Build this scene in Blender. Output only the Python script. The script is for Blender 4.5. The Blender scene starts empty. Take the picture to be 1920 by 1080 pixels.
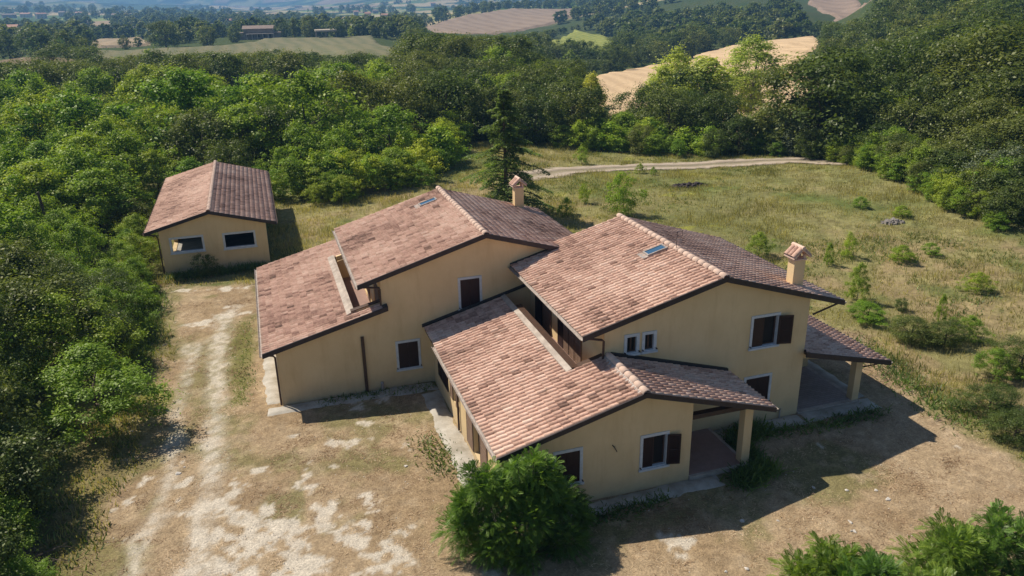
import bpy, math, random
import numpy as np
from mathutils import Matrix, Vector
from mathutils.geometry import tessellate_polygon
random.seed(7); RNG = np.random.default_rng(11)
S = bpy.context.scene; COL = S.collection
# ------------------------------------------------------------------ camera
CH = 17.0; CF = 1471.8242; CP, CR, CY = (math.radians(a) for a in (20.72247, -1.14653, 17.67294))
FW = np.array([math.sin(CY)*math.cos(CP), math.cos(CY)*math.cos(CP), -math.sin(CP)])
_r = np.array([math.cos(CY), -math.sin(CY), 0.0]); _u = np.cross(_r, FW)
RT = math.cos(CR)*_r + math.sin(CR)*_u; UP = -math.sin(CR)*_r + math.cos(CR)*_u
cd = bpy.data.cameras.new('camera'); cam = bpy.data.objects.new('camera', cd); COL.objects.link(cam)
cd.sensor_width = 36; cd.lens = 36*CF/1920; cd.clip_end = 30000; cd.clip_start = 0.5
m = Matrix.Identity(4)
for i in range(3): m[i][0] = RT[i]; m[i][1] = UP[i]; m[i][2] = -FW[i]
m[0][3] = 0; m[1][3] = 0; m[2][3] = CH
cam.matrix_world = m; S.camera = cam
def ray(px, py): return FW + RT*(px-960)/CF + UP*(540-py)/CF
def at(px, py, ax, val):                                    # pixel -> point on the plane coordinate[ax] = val
    d = ray(px, py); o = np.array([0, 0, CH]); return o + d*(val-o[ax])/d[ax]
# ------------------------------------------------------------------ light
SUN = Vector((-0.53, 0.60, 1.0)).normalized()
w = bpy.data.worlds.new("World"); S.world = w; w.use_nodes = True
nt = w.node_tree; sky = nt.nodes.new('ShaderNodeTexSky'); sky.sky_type = 'NISHITA'; sky.sun_disc = False
sky.sun_elevation = math.asin(SUN.z); sky.sun_rotation = math.atan2(SUN.x, SUN.y)
sky.air_density = 1.0; sky.dust_density = 0.6; sky.altitude = 300
bg = nt.nodes['Background']; bg.inputs[1].default_value = 0.065; nt.links.new(sky.outputs[0], bg.inputs[0])
sd = bpy.data.lights.new('sun', 'SUN'); sd.energy = 4.8; sd.angle = math.radians(0.5); sd.color = (1.0, 0.905, 0.76)
so = bpy.data.objects.new('sun', sd); COL.objects.link(so); so.rotation_euler = SUN.to_track_quat('Z', 'Y').to_euler(); so.location = (0, 0, 60)
S.view_settings.view_transform = 'Standard'; S.view_settings.look = 'None'; S.view_settings.gamma = 1; S.view_settings.exposure = 0.36
S.render.engine = 'CYCLES'; S.render.resolution_x = 1024; S.render.resolution_y = 576
S.cycles.max_bounces = 6; S.cycles.transparent_max_bounces = 6; S.cycles.volume_bounces = 0
# ------------------------------------------------------------------ noise helpers
def _h(ix, iy, s):
    n = (ix.astype(np.int64)*374761393 + iy.astype(np.int64)*668265263 + s*1442695041) & 0xffffffff
    n = ((n ^ (n >> 13))*1274126177) & 0xffffffff
    return ((n ^ (n >> 16)) & 0xffff)/65535.0
def vnoise(x, y, s=0):
    ix, iy = np.floor(x), np.floor(y); fx, fy = x-ix, y-iy
    fx = fx*fx*(3-2*fx); fy = fy*fy*(3-2*fy)
    a, b, c, d = _h(ix, iy, s), _h(ix+1, iy, s), _h(ix, iy+1, s), _h(ix+1, iy+1, s)
    return (a*(1-fx)+b*fx)*(1-fy)+(c*(1-fx)+d*fx)*fy
def fbm(x, y, f=1.0, o=4, s=0):
    x = np.asarray(x, float); y = np.asarray(y, float); r = 0; a = 0.5; t = 0
    for i in range(o):
        r = r+a*vnoise(x*f+17.3*i, y*f-9.1*i, s+i); t += a; a *= .55; f *= 2.03
    return r/t
def sstep(a, b, x): t = np.clip((x-a)/(b-a), 0, 1); return t*t*(3-2*t)
def sdf(x, y, P):                                           # signed distance, positive inside
    P = np.asarray(P, float); d = np.full(np.shape(x), 1e18); ins = np.zeros(np.shape(x), bool)
    for i in range(len(P)):
        a = P[i]; b = P[(i+1) % len(P)]; e = b-a
        t = np.clip(((x-a[0])*e[0]+(y-a[1])*e[1])/(e@e+1e-12), 0, 1)
        d = np.minimum(d, (x-a[0]-t*e[0])**2+(y-a[1]-t*e[1])**2)
        if a[1] != b[1]:
            c = ((a[1] > y) != (b[1] > y)) & (x < (b[0]-a[0])*(y-a[1])/(b[1]-a[1])+a[0]); ins ^= c
    return np.where(ins, 1, -1)*np.sqrt(d)
def dline(x, y, P):
    P = np.asarray(P, float); d = np.full(np.shape(x), 1e18)
    for a, b in zip(P[:-1], P[1:]):
        e = b-a; t = np.clip(((x-a[0])*e[0]+(y-a[1])*e[1])/(e@e+1e-12), 0, 1)
        d = np.minimum(d, (x-a[0]-t*e[0])**2+(y-a[1]-t*e[1])**2)
    return np.sqrt(d)
# ------------------------------------------------------------------ terrain height
_cp = [(0,150,190),(0,128,290),(100,112,300),(187,99,370),(300,92,400),(490,72,470),(620,72,480),(700,70,460),(760,95,380),(500,104,330),(650,100,300),
 (220,76,620),(100,64,760),(400,58,820),(700,48,900),(200,36,1400),(600,32,1500),(0,40,1500),(900,22,1500),
 (0,14,3200),(400,14,3200),(800,8,3200),(1300,-14,3000),(0,2,4600),(400,3,4600),(800,-4,4600),(1300,-30,4200),(0,-6,6500),(400,-14,6500),(800,-22,6500),(1300,-32,6500),
 (0,-14,9500),(800,-34,9500),(1300,-44,9500),(1900,-60,9500),(1900,-90,3000),
 (820,52,820),(950,55,760),(1100,24,950),(950,18,1020),(870,34,900),(900,160,170),(900,95,330),(900,70,480),(1000,75,520),(1000,180,150),
 (1100,155,230),(1130,200,185),(1130,180,210),(1300,140,245),(1300,180,200),(1300,160,220),(1480,84,320),(1540,74,360),(1560,240,160),(1400,215,165),(1250,220,150),(1500,170,210),(1420,130,260),
 (1150,128,330),(1150,70,560),(1400,90,400),(1500,20,600),(1560,50,520),(1580,28,700),(1580,0,850),(1400,-40,850),(1150,20,800),
 (1650,300,88),(1900,400,62),(1700,210,140),(1900,270,100),(1900,140,160),(1700,120,210),(1900,30,250),(1750,10,330),(1900,-80,380),(1620,70,330),(1900,-160,700),(1650,-20,480),(1600,60,430),(1600,46,600),(1650,44,560)]
_u, _v, _z = [], [], []
for px, py, r in _cp:
    d = ray(px, py); hr = math.hypot(d[0], d[1]); _u.append(math.atan2(d[0], d[1])*2.2); _v.append(math.log(r)); _z.append(CH+r*d[2]/hr)
for a in list(range(-180, -30, 25))+[75, 100, 125, 150, 175]:
    for r, z in ((80, -1), (200, -8), (600, -20), (2500, 0), (9000, 90)): _u.append(math.radians(a)*2.2); _v.append(math.log(r)); _z.append(z)
for a in range(-25, 70, 8):
    for r in (30, 62): _u.append(math.radians(a)*2.2); _v.append(math.log(r)); _z.append(0.)
for a in range(-24, 24, 8):
    for r, z in ((95, -.3), (150, -2.4), (215, -4.6)): _u.append(math.radians(a)*2.2); _v.append(math.log(r)); _z.append(z)
_u, _v, _z = map(np.array, (_u, _v, _z))
_D = np.sqrt((_u[:, None]-_u)**2+(_v[:, None]-_v)**2)
_sc = np.exp(_v)*.05                                         # interpolate the elevation angle, not the height
_W = np.linalg.solve(_D+np.eye(len(_u))*1e-3, _z/_sc)
def height(x, y):
    x = np.asarray(x, float); y = np.asarray(y, float); sh = x.shape; x = x.ravel(); y = y.ravel()
    r = np.hypot(x, y)+1e-6; u = np.arctan2(x, y)*2.2; v = np.log(np.maximum(r, 20)); z = np.empty_like(x)
    for i in range(0, len(x), 20000):
        s = slice(i, i+20000); D = np.sqrt((u[s, None]-_u)**2+(v[s, None]-_v)**2); z[s] = (D@_W)*np.exp(v[s])*.05
    z = z*sstep(58, 85, r)
    z = z+(fbm(x, y, .02, 3, 5)-.5)*sstep(70, 200, r)*4+(fbm(x, y, .0015, 4, 8)-.5)*sstep(1500, 4000, r)*130
    z = z+(fbm(x, y, .12, 3, 3)-.5)*.5*sstep(46, 62, r)
    return z.reshape(sh)
_rs = np.exp(np.linspace(math.log(12), math.log(9800), 700))
def cast(px, py, lift=0):                                    # pixel -> first point of the terrain
    d = ray(px, py); hr = math.hypot(d[0], d[1]); xs = _rs*d[0]/hr; ys = _rs*d[1]/hr; zr = CH+_rs*d[2]/hr
    k = np.nonzero(height(xs, ys)+lift >= zr)[0]
    if len(k) == 0: k = [len(_rs)-1]
    i = k[0]; return np.array([xs[i], ys[i]])
def castp(pts): return [tuple(cast(*p)) for p in pts]
# ------------------------------------------------------------------ objects helpers
def tag(o, label=None, cat=None, group=None, kind=None):
    if label: o['label'] = label
    if cat: o['category'] = cat
    if group: o['group'] = group
    if kind: o['kind'] = kind
    return o
def empty(name, loc, label, cat, group=None, rz=0):
    o = bpy.data.objects.new(name, None); COL.objects.link(o); o.location = loc; o.rotation_euler.z = rz
    o.empty_display_size = .3
    return tag(o, label, cat, group)
def mesh_np(name, V, F, nv, mat=None, smooth=False, attrs=None):     # F flat index array, nv verts per face
    me = bpy.data.meshes.new(name); V = np.asarray(V, np.float32).reshape(-1, 3); F = np.asarray(F, np.int32).ravel(); nf = len(F)//nv
    me.vertices.add(len(V)); me.vertices.foreach_set('co', V.ravel()); me.loops.add(len(F)); me.loops.foreach_set('vertex_index', F)
    me.polygons.add(nf); me.polygons.foreach_set('loop_start', np.arange(nf, dtype=np.int32)*nv); me.polygons.foreach_set('loop_total', np.full(nf, nv, np.int32))
    if attrs:
        for k, (dom, typ, arr) in attrs.items():
            a = me.attributes.new(k, typ, dom)
            a.data.foreach_set('color' if typ == 'FLOAT_COLOR' else 'value', np.asarray(arr, np.float32).ravel())
    if smooth: me.polygons.foreach_set('use_smooth', np.ones(nf, bool))
    me.update(calc_edges=True)
    if mat: me.materials.append(mat)
    return me
def link(name, me, parent=None, world=True):
    o = bpy.data.objects.new(name, me); COL.objects.link(o)
    if parent is not None:
        o.parent = parent
        if world:
            b = parent
            t = Vector((0, 0, 0))
            while b is not None: t += b.location; b = b.parent
            o.location = -t                                  # roots used this way carry no rotation
    return o
class MB:
    def __init__(s): s.v = []; s.f = []
    def box(s, x0, x1, y0, y1, z0, z1):
        b = len(s.v); s.v += [(x, y, z) for z in (z0, z1) for y in (y0, y1) for x in (x0, x1)]
        s.f += [tuple(b+i for i in q) for q in ((0,2,3,1),(4,5,7,6),(0,1,5,4),(2,6,7,3),(0,4,6,2),(1,3,7,5))]; return s
    def hexa(s, P):                                          # 4 bottom + 4 top points, same winding
        b = len(s.v); s.v += [tuple(p) for p in P]
        s.f += [tuple(b+i for i in q) for q in ((3,2,1,0),(4,5,6,7),(0,1,5,4),(1,2,6,5),(2,3,7,6),(3,0,4,7))]; return s
    def tube(s, pts, r, n=8, cap=True, r1=None):
        P = [Vector(p) for p in pts]; b0 = len(s.v)
        for i, p in enumerate(P):
            t = ((P[min(i+1, len(P)-1)]-p)+(p-P[max(i-1, 0)])).normalized()
            a = t.orthogonal() if abs(t.z) > .9 else t.cross(Vector((0, 0, 1))); a.normalize(); c = t.cross(a)
            rr = r if r1 is None else r+(r1-r)*i/(len(P)-1)
            for k in range(n): q = p+a*rr*math.cos(6.2832*k/n)+c*rr*math.sin(6.2832*k/n); s.v.append(tuple(q))
        for i in range(len(P)-1):
            for k in range(n): s.f.append((b0+i*n+k, b0+i*n+(k+1) % n, b0+(i+1)*n+(k+1) % n, b0+(i+1)*n+k))
        if cap: s.f.append(tuple(b0+k for k in reversed(range(n)))); s.f.append(tuple(b0+(len(P)-1)*n+k for k in range(n)))
        return s
    def slab(s, outer, holes, mp, t):                        # polygon with holes mapped by mp(u, w, depth), thickness t
        loops = [[Vector((p[0], p[1], 0)) for p in outer]]+[[Vector((p[0], p[1], 0)) for p in h] for h in holes]
        tri = tessellate_polygon(loops); flat = [p for l in loops for p in l]; b = len(s.v); n = len(flat)
        s.v += [tuple(mp(p.x, p.y, 0)) for p in flat]+[tuple(mp(p.x, p.y, t)) for p in flat]
        for a in tri: s.f.append((b+a[0], b+a[1], b+a[2])); s.f.append((b+n+a[2], b+n+a[1], b+n+a[0]))
        k = 0
        for l in loops:
            for i in range(len(l)): j = (i+1) % len(l); s.f.append((b+k+i, b+k+j, b+n+k+j, b+n+k+i))
            k += len(l)
        return s
    def mesh(s, name, mat, bevel=0):
        me = bpy.data.meshes.new(name); me.from_pydata(s.v, [], s.f); me.update()
        import bmesh
        bm = bmesh.new(); bm.from_mesh(me); bmesh.ops.recalc_face_normals(bm, faces=bm.faces)
        if bevel: bmesh.ops.bevel(bm, geom=[e for e in bm.edges], offset=bevel, segments=1, affect='EDGES')
        bm.to_mesh(me); bm.free(); me.materials.append(mat); return me
    def build(s, name, mat, parent=None, bevel=0, world=True): return link(name, s.mesh(name, mat, bevel), parent, world)
# ------------------------------------------------------------------ materials
def mat_new(name):
    mt = bpy.data.materials.new(name); mt.use_nodes = True; n = mt.node_tree; p = n.nodes['Principled BSDF']; return mt, n, p
def L(n, a, b): n.links.new(a, b)
def ramp(n, fac, stops):
    r = n.nodes.new('ShaderNodeValToRGB'); e = r.color_ramp.elements
    while len(e) < len(stops): e.new(.5)
    for q, (p, c) in zip(e, stops): q.position = p; q.color = (*c, 1) if len(c) == 3 else c
    L(n, fac, r.inputs[0]); return r.outputs[0]
def noise(n, scale, detail=4, rough=.6, coord=None, dist=0, stretch=None):
    t = n.nodes.new('ShaderNodeTexNoise'); t.inputs['Scale'].default_value = scale; t.inputs['Detail'].default_value = detail
    t.inputs['Roughness'].default_value = rough; t.inputs['Distortion'].default_value = dist
    g = coord or n.nodes.new('ShaderNodeNewGeometry').outputs['Position']
    if stretch:
        mp = n.nodes.new('ShaderNodeMapping'); mp.inputs['Scale'].default_value = stretch; L(n, g, mp.inputs[0]); g = mp.outputs[0]
    L(n, g, t.inputs['Vector']); return t.outputs['Fac']
def mixc(n, fac, a, b, mode='MIX'):
    m_ = n.nodes.new('ShaderNodeMix'); m_.data_type = 'RGBA'; m_.blend_type = mode
    if isinstance(fac, (int, float)): m_.inputs[0].default_value = fac
    else: L(n, fac, m_.inputs[0])
    for q, i in ((a, 6), (b, 7)):
        if isinstance(q, (tuple, list)): m_.inputs[i].default_value = (*q, 1)
        else: L(n, q, m_.inputs[i])
    return m_.outputs[2]
def math_(n, op, a, b=None):
    m_ = n.nodes.new('ShaderNodeMath'); m_.operation = op
    for q, i in ((a, 0), (b, 1)):
        if q is None: continue
        if isinstance(q, (int, float)): m_.inputs[i].default_value = q
        else: L(n, q, m_.inputs[i])
    return m_.outputs[0]
def bump(n, p, h, strength=.3, dist=.02):
    b = n.nodes.new('ShaderNodeBump'); b.inputs['Strength'].default_value = strength; b.inputs['Distance'].default_value = dist
    L(n, h, b.inputs['Height']); L(n, b.outputs[0], p.inputs['Normal'])
def attr(n, name): a = n.nodes.new('ShaderNodeAttribute'); a.attribute_name = name; return a
def simple(name, c, c2=None, scale=3, rough=.8, bs=.2, spec=.3, lo=.35, hi=.65, stretch=None):
    mt, n, p = mat_new(name); f = noise(n, scale, 6, .65, stretch=stretch)
    L(n, ramp(n, f, [(lo, c), (hi, c2 or tuple(x*.8 for x in c))]), p.inputs['Base Color'])
    p.inputs['Roughness'].default_value = rough; p.inputs['Specular IOR Level'].default_value = spec
    if bs: bump(n, p, noise(n, scale*12, 4), bs, .01)
    return mt
# plaster: warm yellow with faint blotches, drips and splash-back dirt near the ground
def plaster():
    mt, n, p = mat_new('yellow_plaster'); g = n.nodes.new('ShaderNodeNewGeometry').outputs['Position']
    a = ramp(n, noise(n, .7, 6, .6), [(.3, (.68, .51, .285)), (.7, (.77, .59, .345))])
    d = ramp(n, noise(n, 2.2, 5, .7, stretch=(1, 1, .18)), [(.5, (1, 1, 1)), (.8, (.86, .82, .76))])
    a = mixc(n, .8, a, d, 'MULTIPLY')
    s = n.nodes.new('ShaderNodeSeparateXYZ'); L(n, g, s.inputs[0])
    k = n.nodes.new('ShaderNodeMapRange'); L(n, s.outputs[2], k.inputs[0]); k.inputs[1].default_value = 0; k.inputs[2].default_value = .9; k.inputs[3].default_value = 1; k.inputs[4].default_value = 0
    k = math_(n, 'MULTIPLY', k.outputs[0], noise(n, 2.5, 5, .7))
    a = mixc(n, k, a, (.36, .29, .2)); L(n, a, p.inputs['Base Color']); p.inputs['Roughness'].default_value = .92; p.inputs['Specular IOR Level'].default_value = .15
    bump(n, p, noise(n, 40, 4), .25, .01); return mt
M_WALL = plaster()
def tile_mat(name, stops, mul=(1, 1, 1)):
    mt, n, p = mat_new(name); t = attr(n, 'tc').outputs['Fac']
    f = math_(n, 'ADD', t, math_(n, 'MULTIPLY', math_(n, 'SUBTRACT', noise(n, 7, 5, .8), .5), 1.2))
    c = ramp(n, f, stops); c = mixc(n, ramp(n, noise(n, 3, 6, .75), [(.5, (0, 0, 0)), (.72, (.55, .55, .55))]), c, (.22, .16, .115))
    L(n, c, p.inputs['Base Color']); p.inputs['Roughness'].default_value = .85; p.inputs['Specular IOR Level'].default_value = .25
    bump(n, p, noise(n, 60, 3), .3, .005); return mt
M_TILE = tile_mat('terracotta_tiles', [(.0, (.15, .09, .07)), (.25, (.32, .19, .145)), (.5, (.52, .33, .255)), (.75, (.63, .42, .33)), (1., (.72, .53, .43))])
M_RIDGE = simple('ridge_tile_clay', (.74, .54, .43), (.60, .43, .34), 5)
M_SOFFIT = simple('soffit_wood', (.10, .065, .04), (.06, .04, .028), 4)
M_VERGE = simple('verge_metal', (.028, .022, .024), (.045, .034, .034), 3, rough=.5)
M_GUT = simple('weathered_gutter', (.40, .36, .33), (.25, .2, .17), 5, rough=.5)
M_BROWN = simple('brown_painted_metal', (.06, .035, .025), (.09, .05, .032), 6, rough=.5)
M_FRAME = simple('pale_stone_frame', (.62, .65, .68), (.52, .54, .56), 5, rough=.7)
M_SHUT = simple('dark_red_brown_shutter', (.030, .012, .012), (.018, .009, .010), 7, rough=.45, stretch=(1, 1, .2))
M_SHUT2 = simple('light_brown_shutter', (.16, .10, .07), (.22, .15, .11), 7, rough=.6, stretch=(1, 1, .2))  # lighter brown for most shutters on the left-facing walls
M_CEM = simple('grey_cement', (.50, .43, .37), (.32, .27, .23), 2.5, bs=.4)
M_CEM2 = simple('cement_slab', (.50, .47, .42), (.30, .27, .22), 1.2, bs=.5)
M_PINK = simple('terracotta_floor', (.33, .22, .19), (.27, .18, .155), 3)
M_CONC = simple('raw_concrete', (.38, .36, .33), (.28, .27, .25), 2)
M_LEAD = simple('lead_flashing', (.05, .045, .045), (.03, .028, .028), 4, rough=.6)
M_MORT = simple('ridge_mortar', (.55, .46, .41), (.36, .31, .28), 7, bs=.6)
M_WOODP = simple('weathered_pole_wood', (.09, .07, .055), (.05, .04, .03), 6, stretch=(1, 1, .1))
def glass_mat():
    mt, n, p = mat_new('window_glass'); p.inputs['Base Color'].default_value = (.02, .05, .09, 1); p.inputs['Roughness'].default_value = .05; p.inputs['Specular IOR Level'].default_value = .9
    L(n, ramp(n, noise(n, 2, 2), [(.3, (.03, .09, .17)), (.7, (.05, .12, .21))]), p.inputs['Base Color']); return mt
M_GLASS = glass_mat()
M_DARK = simple('dark_room', (.02, .018, .016), (.012, .01, .01), 2, bs=0)
def paving():
    mt, n, p = mat_new('herringbone_paving'); b = n.nodes.new('ShaderNodeTexBrick'); g = n.nodes.new('ShaderNodeNewGeometry').outputs['Position']
    b.inputs['Scale'].default_value = 1; b.inputs['Brick Width'].default_value = .3; b.inputs['Row Height'].default_value = .15; b.inputs['Mortar Size'].default_value = .008
    b.inputs['Color1'].default_value = (.36, .30, .28, 1); b.inputs['Color2'].default_value = (.30, .25, .235, 1); b.inputs['Mortar'].default_value = (.18, .16, .15, 1)
    L(n, g, b.inputs['Vector']); L(n, mixc(n, .5, b.outputs[0], ramp(n, noise(n, 1.5, 5), [(.3, (.7, .7, .7)), (.7, (1, 1, 1))]), 'MULTIPLY'), p.inputs['Base Color']); p.inputs['Roughness'].default_value = .8; return mt
M_PAVE = paving()
M_PAVER = M_PINK
# ------------------------------------------------------------------ ground cover colours
YARD = [tuple(at(*a, 2, 0)[:2]) for a in [(150,1080),(185,1000),(215,930),(250,870),(250,800),(300,740),(320,650),(300,600),(285,548),(300,535),(500,530)]]+[(0, 46), (22, 46), (26.5, 38), (27.8, 33)]+[tuple(at(*a, 2, 0)[:2]) for a in [(1640,640),(1700,705),(1800,790),(1925,862)]]+[(27, 14), (24, 4), (-4, 4), (-7, 18)]
TR1 = [tuple(at(*a, 2, 0)[:2]) for a in [(440,575),(415,620),(405,700),(400,790),(398,880),(385,960),(372,1030),(365,1079)]]
TR2 = [tuple(at(*a, 2, 0)[:2]) for a in [(362,650),(352,700),(338,760),(325,820),(322,880),(300,950),(268,1010),(248,1079)]]
LP = [([(485,880),(450,903),(440,935),(470,975)], .45), ([(430,960),(480,970),(520,1000),(560,1040)], 1.25), ([(590,950),(640,1000),(700,1030)], .7), ([(380,1000),(430,1010),(470,1050)], .9),
      ([(690,1040),(740,1030),(760,1060)], .75), ([(320,546),(380,543),(460,540)], .5), ([(345,610),(400,600),(450,590)], .8), ([(560,1060),(620,1075)], .7), ([(690,935),(700,960)], .25), ([(330,890),(270,900),(240,950)], .4)]
LPW = [([tuple(at(*a, 2, 0)[:2]) for a in p], wd) for p, wd in LP]
TRACKW = [(960,338),(1010,329),(1060,321),(1150,316),(1280,313),(1400,307),(1500,302),(1620,304)]
TRK = castp(TRACKW)
CLEARING = [tuple(at(*q, 2, 0)[:2]) for q in [(95,1079),(135,960),(125,880),(115,800),(135,735),(300,780),(310,900),(300,1079)]]
def lime_mask(x, y):
    n1 = fbm(x, y, .9, 5, 21); n2 = fbm(x, y, 3.5, 4, 31)
    n3 = fbm(x, y, 5, 4, 33)
    t1 = sstep(.75, .0, dline(x, y, TR1)+(n1-.5)*1.0); t2 = sstep(.62, .0, dline(x, y, TR2)+(n1-.5)*1.0)
    soft = np.maximum(.95*t1, .75*t2)*(.5+.75*sstep(.36, .62, n2))*(.85+.6*(n3-.5))
    m_ = np.zeros_like(n1)
    for p, wd in LPW: m_ = np.maximum(m_, sstep(wd*1.15, wd*.25, dline(x, y, p)+(n1-.5)*2.6*max(wd, .5)+(n2-.5)*1.4+.2))
    m_ = np.maximum(m_, .6*sstep(.68, .76, fbm(x, y, .7, 5, 44)+.03*(y < 27)*(x < 6)-.05*(x > 8)))
    hard = sstep(.36, .82, m_*(.55+.9*sstep(.35, .6, fbm(x, y, 1.4, 5, 36)))+(fbm(x, y, 3.2, 6, 33)-.5)*1.3)
    return np.clip(np.maximum(soft, hard), 0, 1)
def cover(x, y):
    n0 = fbm(x, y, .06, 5, 1); n1 = fbm(x, y, .35, 5, 2); n2 = fbm(x, y, 1.7, 4, 3); n3 = fbm(x, y, 6, 3, 4); r = np.hypot(x, y)
    def lerp(a, b, t): return a+(np.asarray(b)-a)*t[..., None]
    c = np.zeros(x.shape+(3,))+np.array((.235, .215, .095))
    c = lerp(c, (.29, .22, .125), sstep(.42, .6, n1)*.8)
    c = lerp(c, (.12, .155, .045), sstep(.5, .64, n0*.6+n1*.4)*.6)
    c = lerp(c, (.09, .13, .035), sstep(.6, .7, fbm(x, y, .18, 4, 9))*.7)
    c = lerp(c, (.33, .33, .045), sstep(.70, .76, fbm(x*.5, y, .3, 4, 12))*.5)
    c = c*(.72+.56*n2)[..., None]*(.8+.4*n3)[..., None]
    s = sdf(x, y, YARD)+(n1-.5)*3+(n2-.5)*1.2
    yd = sstep(-.5, .7, s)
    g = np.zeros(x.shape+(3,))+np.array((.40, .30, .195))
    g = lerp(g, (.30, .215, .13), sstep(.45, .65, n1)*.7); g = lerp(g, (.15, .16, .055), sstep(.55, .68, fbm(x, y, .3, 5, 14)+.08*(x < 0))*.6)
    g = lerp(g, (.48, .375, .26), sstep(.5, .75, n2)*.5)
    g = g*(.7+.6*n3)[..., None]
    g = lerp(g, (.64, .58, .50), .85*lime_mask(x, y))
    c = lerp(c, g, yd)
    dk = sstep(95, 70, r)*0
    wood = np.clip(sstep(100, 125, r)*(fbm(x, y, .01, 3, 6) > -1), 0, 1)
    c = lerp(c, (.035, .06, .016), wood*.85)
    left = sstep(.5, -2, sdf(x, y, YARD))*sstep(3, -3, x+2)*sstep(-4, -8, x)
    c = lerp(c, (.06, .085, .025), left*.6*(np.hypot(x+8.5, y-26) > 3.6))
    cl = sstep(-1.5, .8, sdf(x, y, CLEARING)+(n1-.5)*3)*(1-yd)
    c = lerp(c, (.26, .215, .10), cl*.9); c = c*(1-.25*cl*(n2 > .52))[..., None]
    c = lerp(c, (.16, .17, .045), .75*sstep(.75, .1, dline(x, y, [(-2.3, 33.5), (-2.1, 38), (-2.0, 43)])+(n1-.5)*1.2))
    # far country: patchwork of fields and woods
    far = sstep(700, 900, r); fx = np.floor(x/190+fbm(x, y, .004, 2, 70)*2.2); fy = np.floor(y/260+fbm(x, y, .003, 2, 71)*2.2); pid = _h(fx, fy, 77)
    pal = np.array([(.42, .34, .20), (.10, .15, .04), (.22, .26, .08), (.34, .25, .16), (.07, .11, .035), (.30, .29, .12)])
    fc = pal[(pid*5.99).astype(int)]; fc = np.where((fbm(x, y, .006, 4, 73) > .58)[..., None], np.array((.03, .055, .02)), fc)*(.8+.4*n0)[..., None]
    c = c+(fc-c)*far[..., None]
    return np.clip(c, 0, 1)
def ground_mat(name, bs=.6, grain=14):
    mt, n, p = mat_new(name); a = attr(n, 'cov').outputs['Color']
    f = noise(n, grain, 6, .75); f2 = noise(n, 2.3, 6, .7)
    c = mixc(n, 1, a, ramp(n, f, [(.3, (.55, .55, .55)), (.7, (1.4, 1.4, 1.35))]), 'MULTIPLY'); c = mixc(n, 1, c, ramp(n, f2, [(.3, (.8, .8, .8)), (.7, (1.15, 1.15, 1.15))]), 'MULTIPLY')
    L(n, c, p.inputs['Base Color']); p.inputs['Roughness'].default_value = 1; p.inputs['Specular IOR Level'].default_value = .05
    bump(n, p, f, bs, .06); return mt
def grid_obj(name, X, Y, Z, mat, closed=False, colf=None, attrs=None, kind='structure', flip=False):
    ny, nx = X.shape; idx = np.arange(ny*nx).reshape(ny, nx); a, b, c, d = idx[:-1, :-1], idx[:-1, 1:], idx[1:, 1:], idx[1:, :-1]
    F = np.stack([a, d, c, b] if flip else [a, b, c, d], -1).reshape(-1, 4)
    at_ = dict(attrs or {})
    if colf is not None: cc = colf(X.ravel(), Y.ravel()); at_['cov'] = ('POINT', 'FLOAT_COLOR', np.c_[cc, np.ones(len(cc))])
    me = mesh_np(name, np.stack([X, Y, Z], -1).reshape(-1, 3), F, 4, mat, True, at_); o = link(name, me); o['kind'] = kind; return o
# the ground, one polar sheet to the horizon
az = np.radians(np.concatenate([np.arange(-180, -26, 6.), np.arange(-26, 64, .3), np.arange(64, 181, 6.)])); az[-1] = math.pi
rr = np.concatenate([[2.], np.exp(np.linspace(math.log(8), math.log(9800), 330))])
A_, R_ = np.meshgrid(az, rr); GX, GY = R_*np.sin(A_), R_*np.cos(A_)
M_GND = ground_mat('country_ground', .5, 1.6)
_ed = np.minimum(np.minimum(GX+17, 35.9-GX), np.minimum(GY-9, 61.9-GY))
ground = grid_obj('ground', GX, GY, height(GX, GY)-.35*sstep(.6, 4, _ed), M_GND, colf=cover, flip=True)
# closer, finer sheet: the mown yard and the meadow round the house
xs = np.arange(-17, 36, .13); ys = np.arange(9, 62, .13); X, Y = np.meshgrid(xs, ys)
edge = np.minimum(np.minimum(X+17, 35.9-X), np.minimum(Y-9, 61.9-Y)); Zm = height(X, Y)+(fbm(X, Y, 1.2, 4, 50)-.5)*.07+.02
Zm = np.where(edge < 1.2, height(X, Y)+.02-(1.2-edge)*.12, Zm)
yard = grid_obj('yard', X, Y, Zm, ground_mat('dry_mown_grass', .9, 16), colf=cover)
# ------------------------------------------------------------------ tracks and slabs on the ground
def strip(name, pts, width, mat, lift, n=300, colour=(.42, .34, .24)):
    P = np.array(pts); seg = np.r_[0, np.cumsum(np.hypot(*np.diff(P, axis=0).T))]; t = np.linspace(0, seg[-1], n)
    c = np.c_[np.interp(t, seg, P[:, 0]), np.interp(t, seg, P[:, 1])]; k = np.ones(25)/25
    c = np.c_[np.convolve(np.pad(c[:, 0], 12, 'edge'), k, 'valid'), np.convolve(np.pad(c[:, 1], 12, 'edge'), k, 'valid')]
    d = np.gradient(c, axis=0); d /= np.hypot(*d.T)[:, None]; nn = np.c_[-d[:, 1], d[:, 0]]
    u = np.linspace(-1, 1, 25); wd = width*(1+.35*(fbm(t, t*0, .25, 3, 60)-.5))
    X = c[:, 0][:, None]+nn[:, 0][:, None]*u*wd[:, None]; Y = c[:, 1][:, None]+nn[:, 1][:, None]*u*wd[:, None]
    U = np.broadcast_to(np.abs(u), X.shape); al = sstep(1, .6, U+(fbm(X, Y, 1.2, 4, 61)-.5)*.9)*(.35+.65*np.exp(-((U-.55)/.3)**2))
    return grid_obj(name, X, Y, height(X, Y)+lift, mat, attrs={'al': ('POINT', 'FLOAT', al)})
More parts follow.
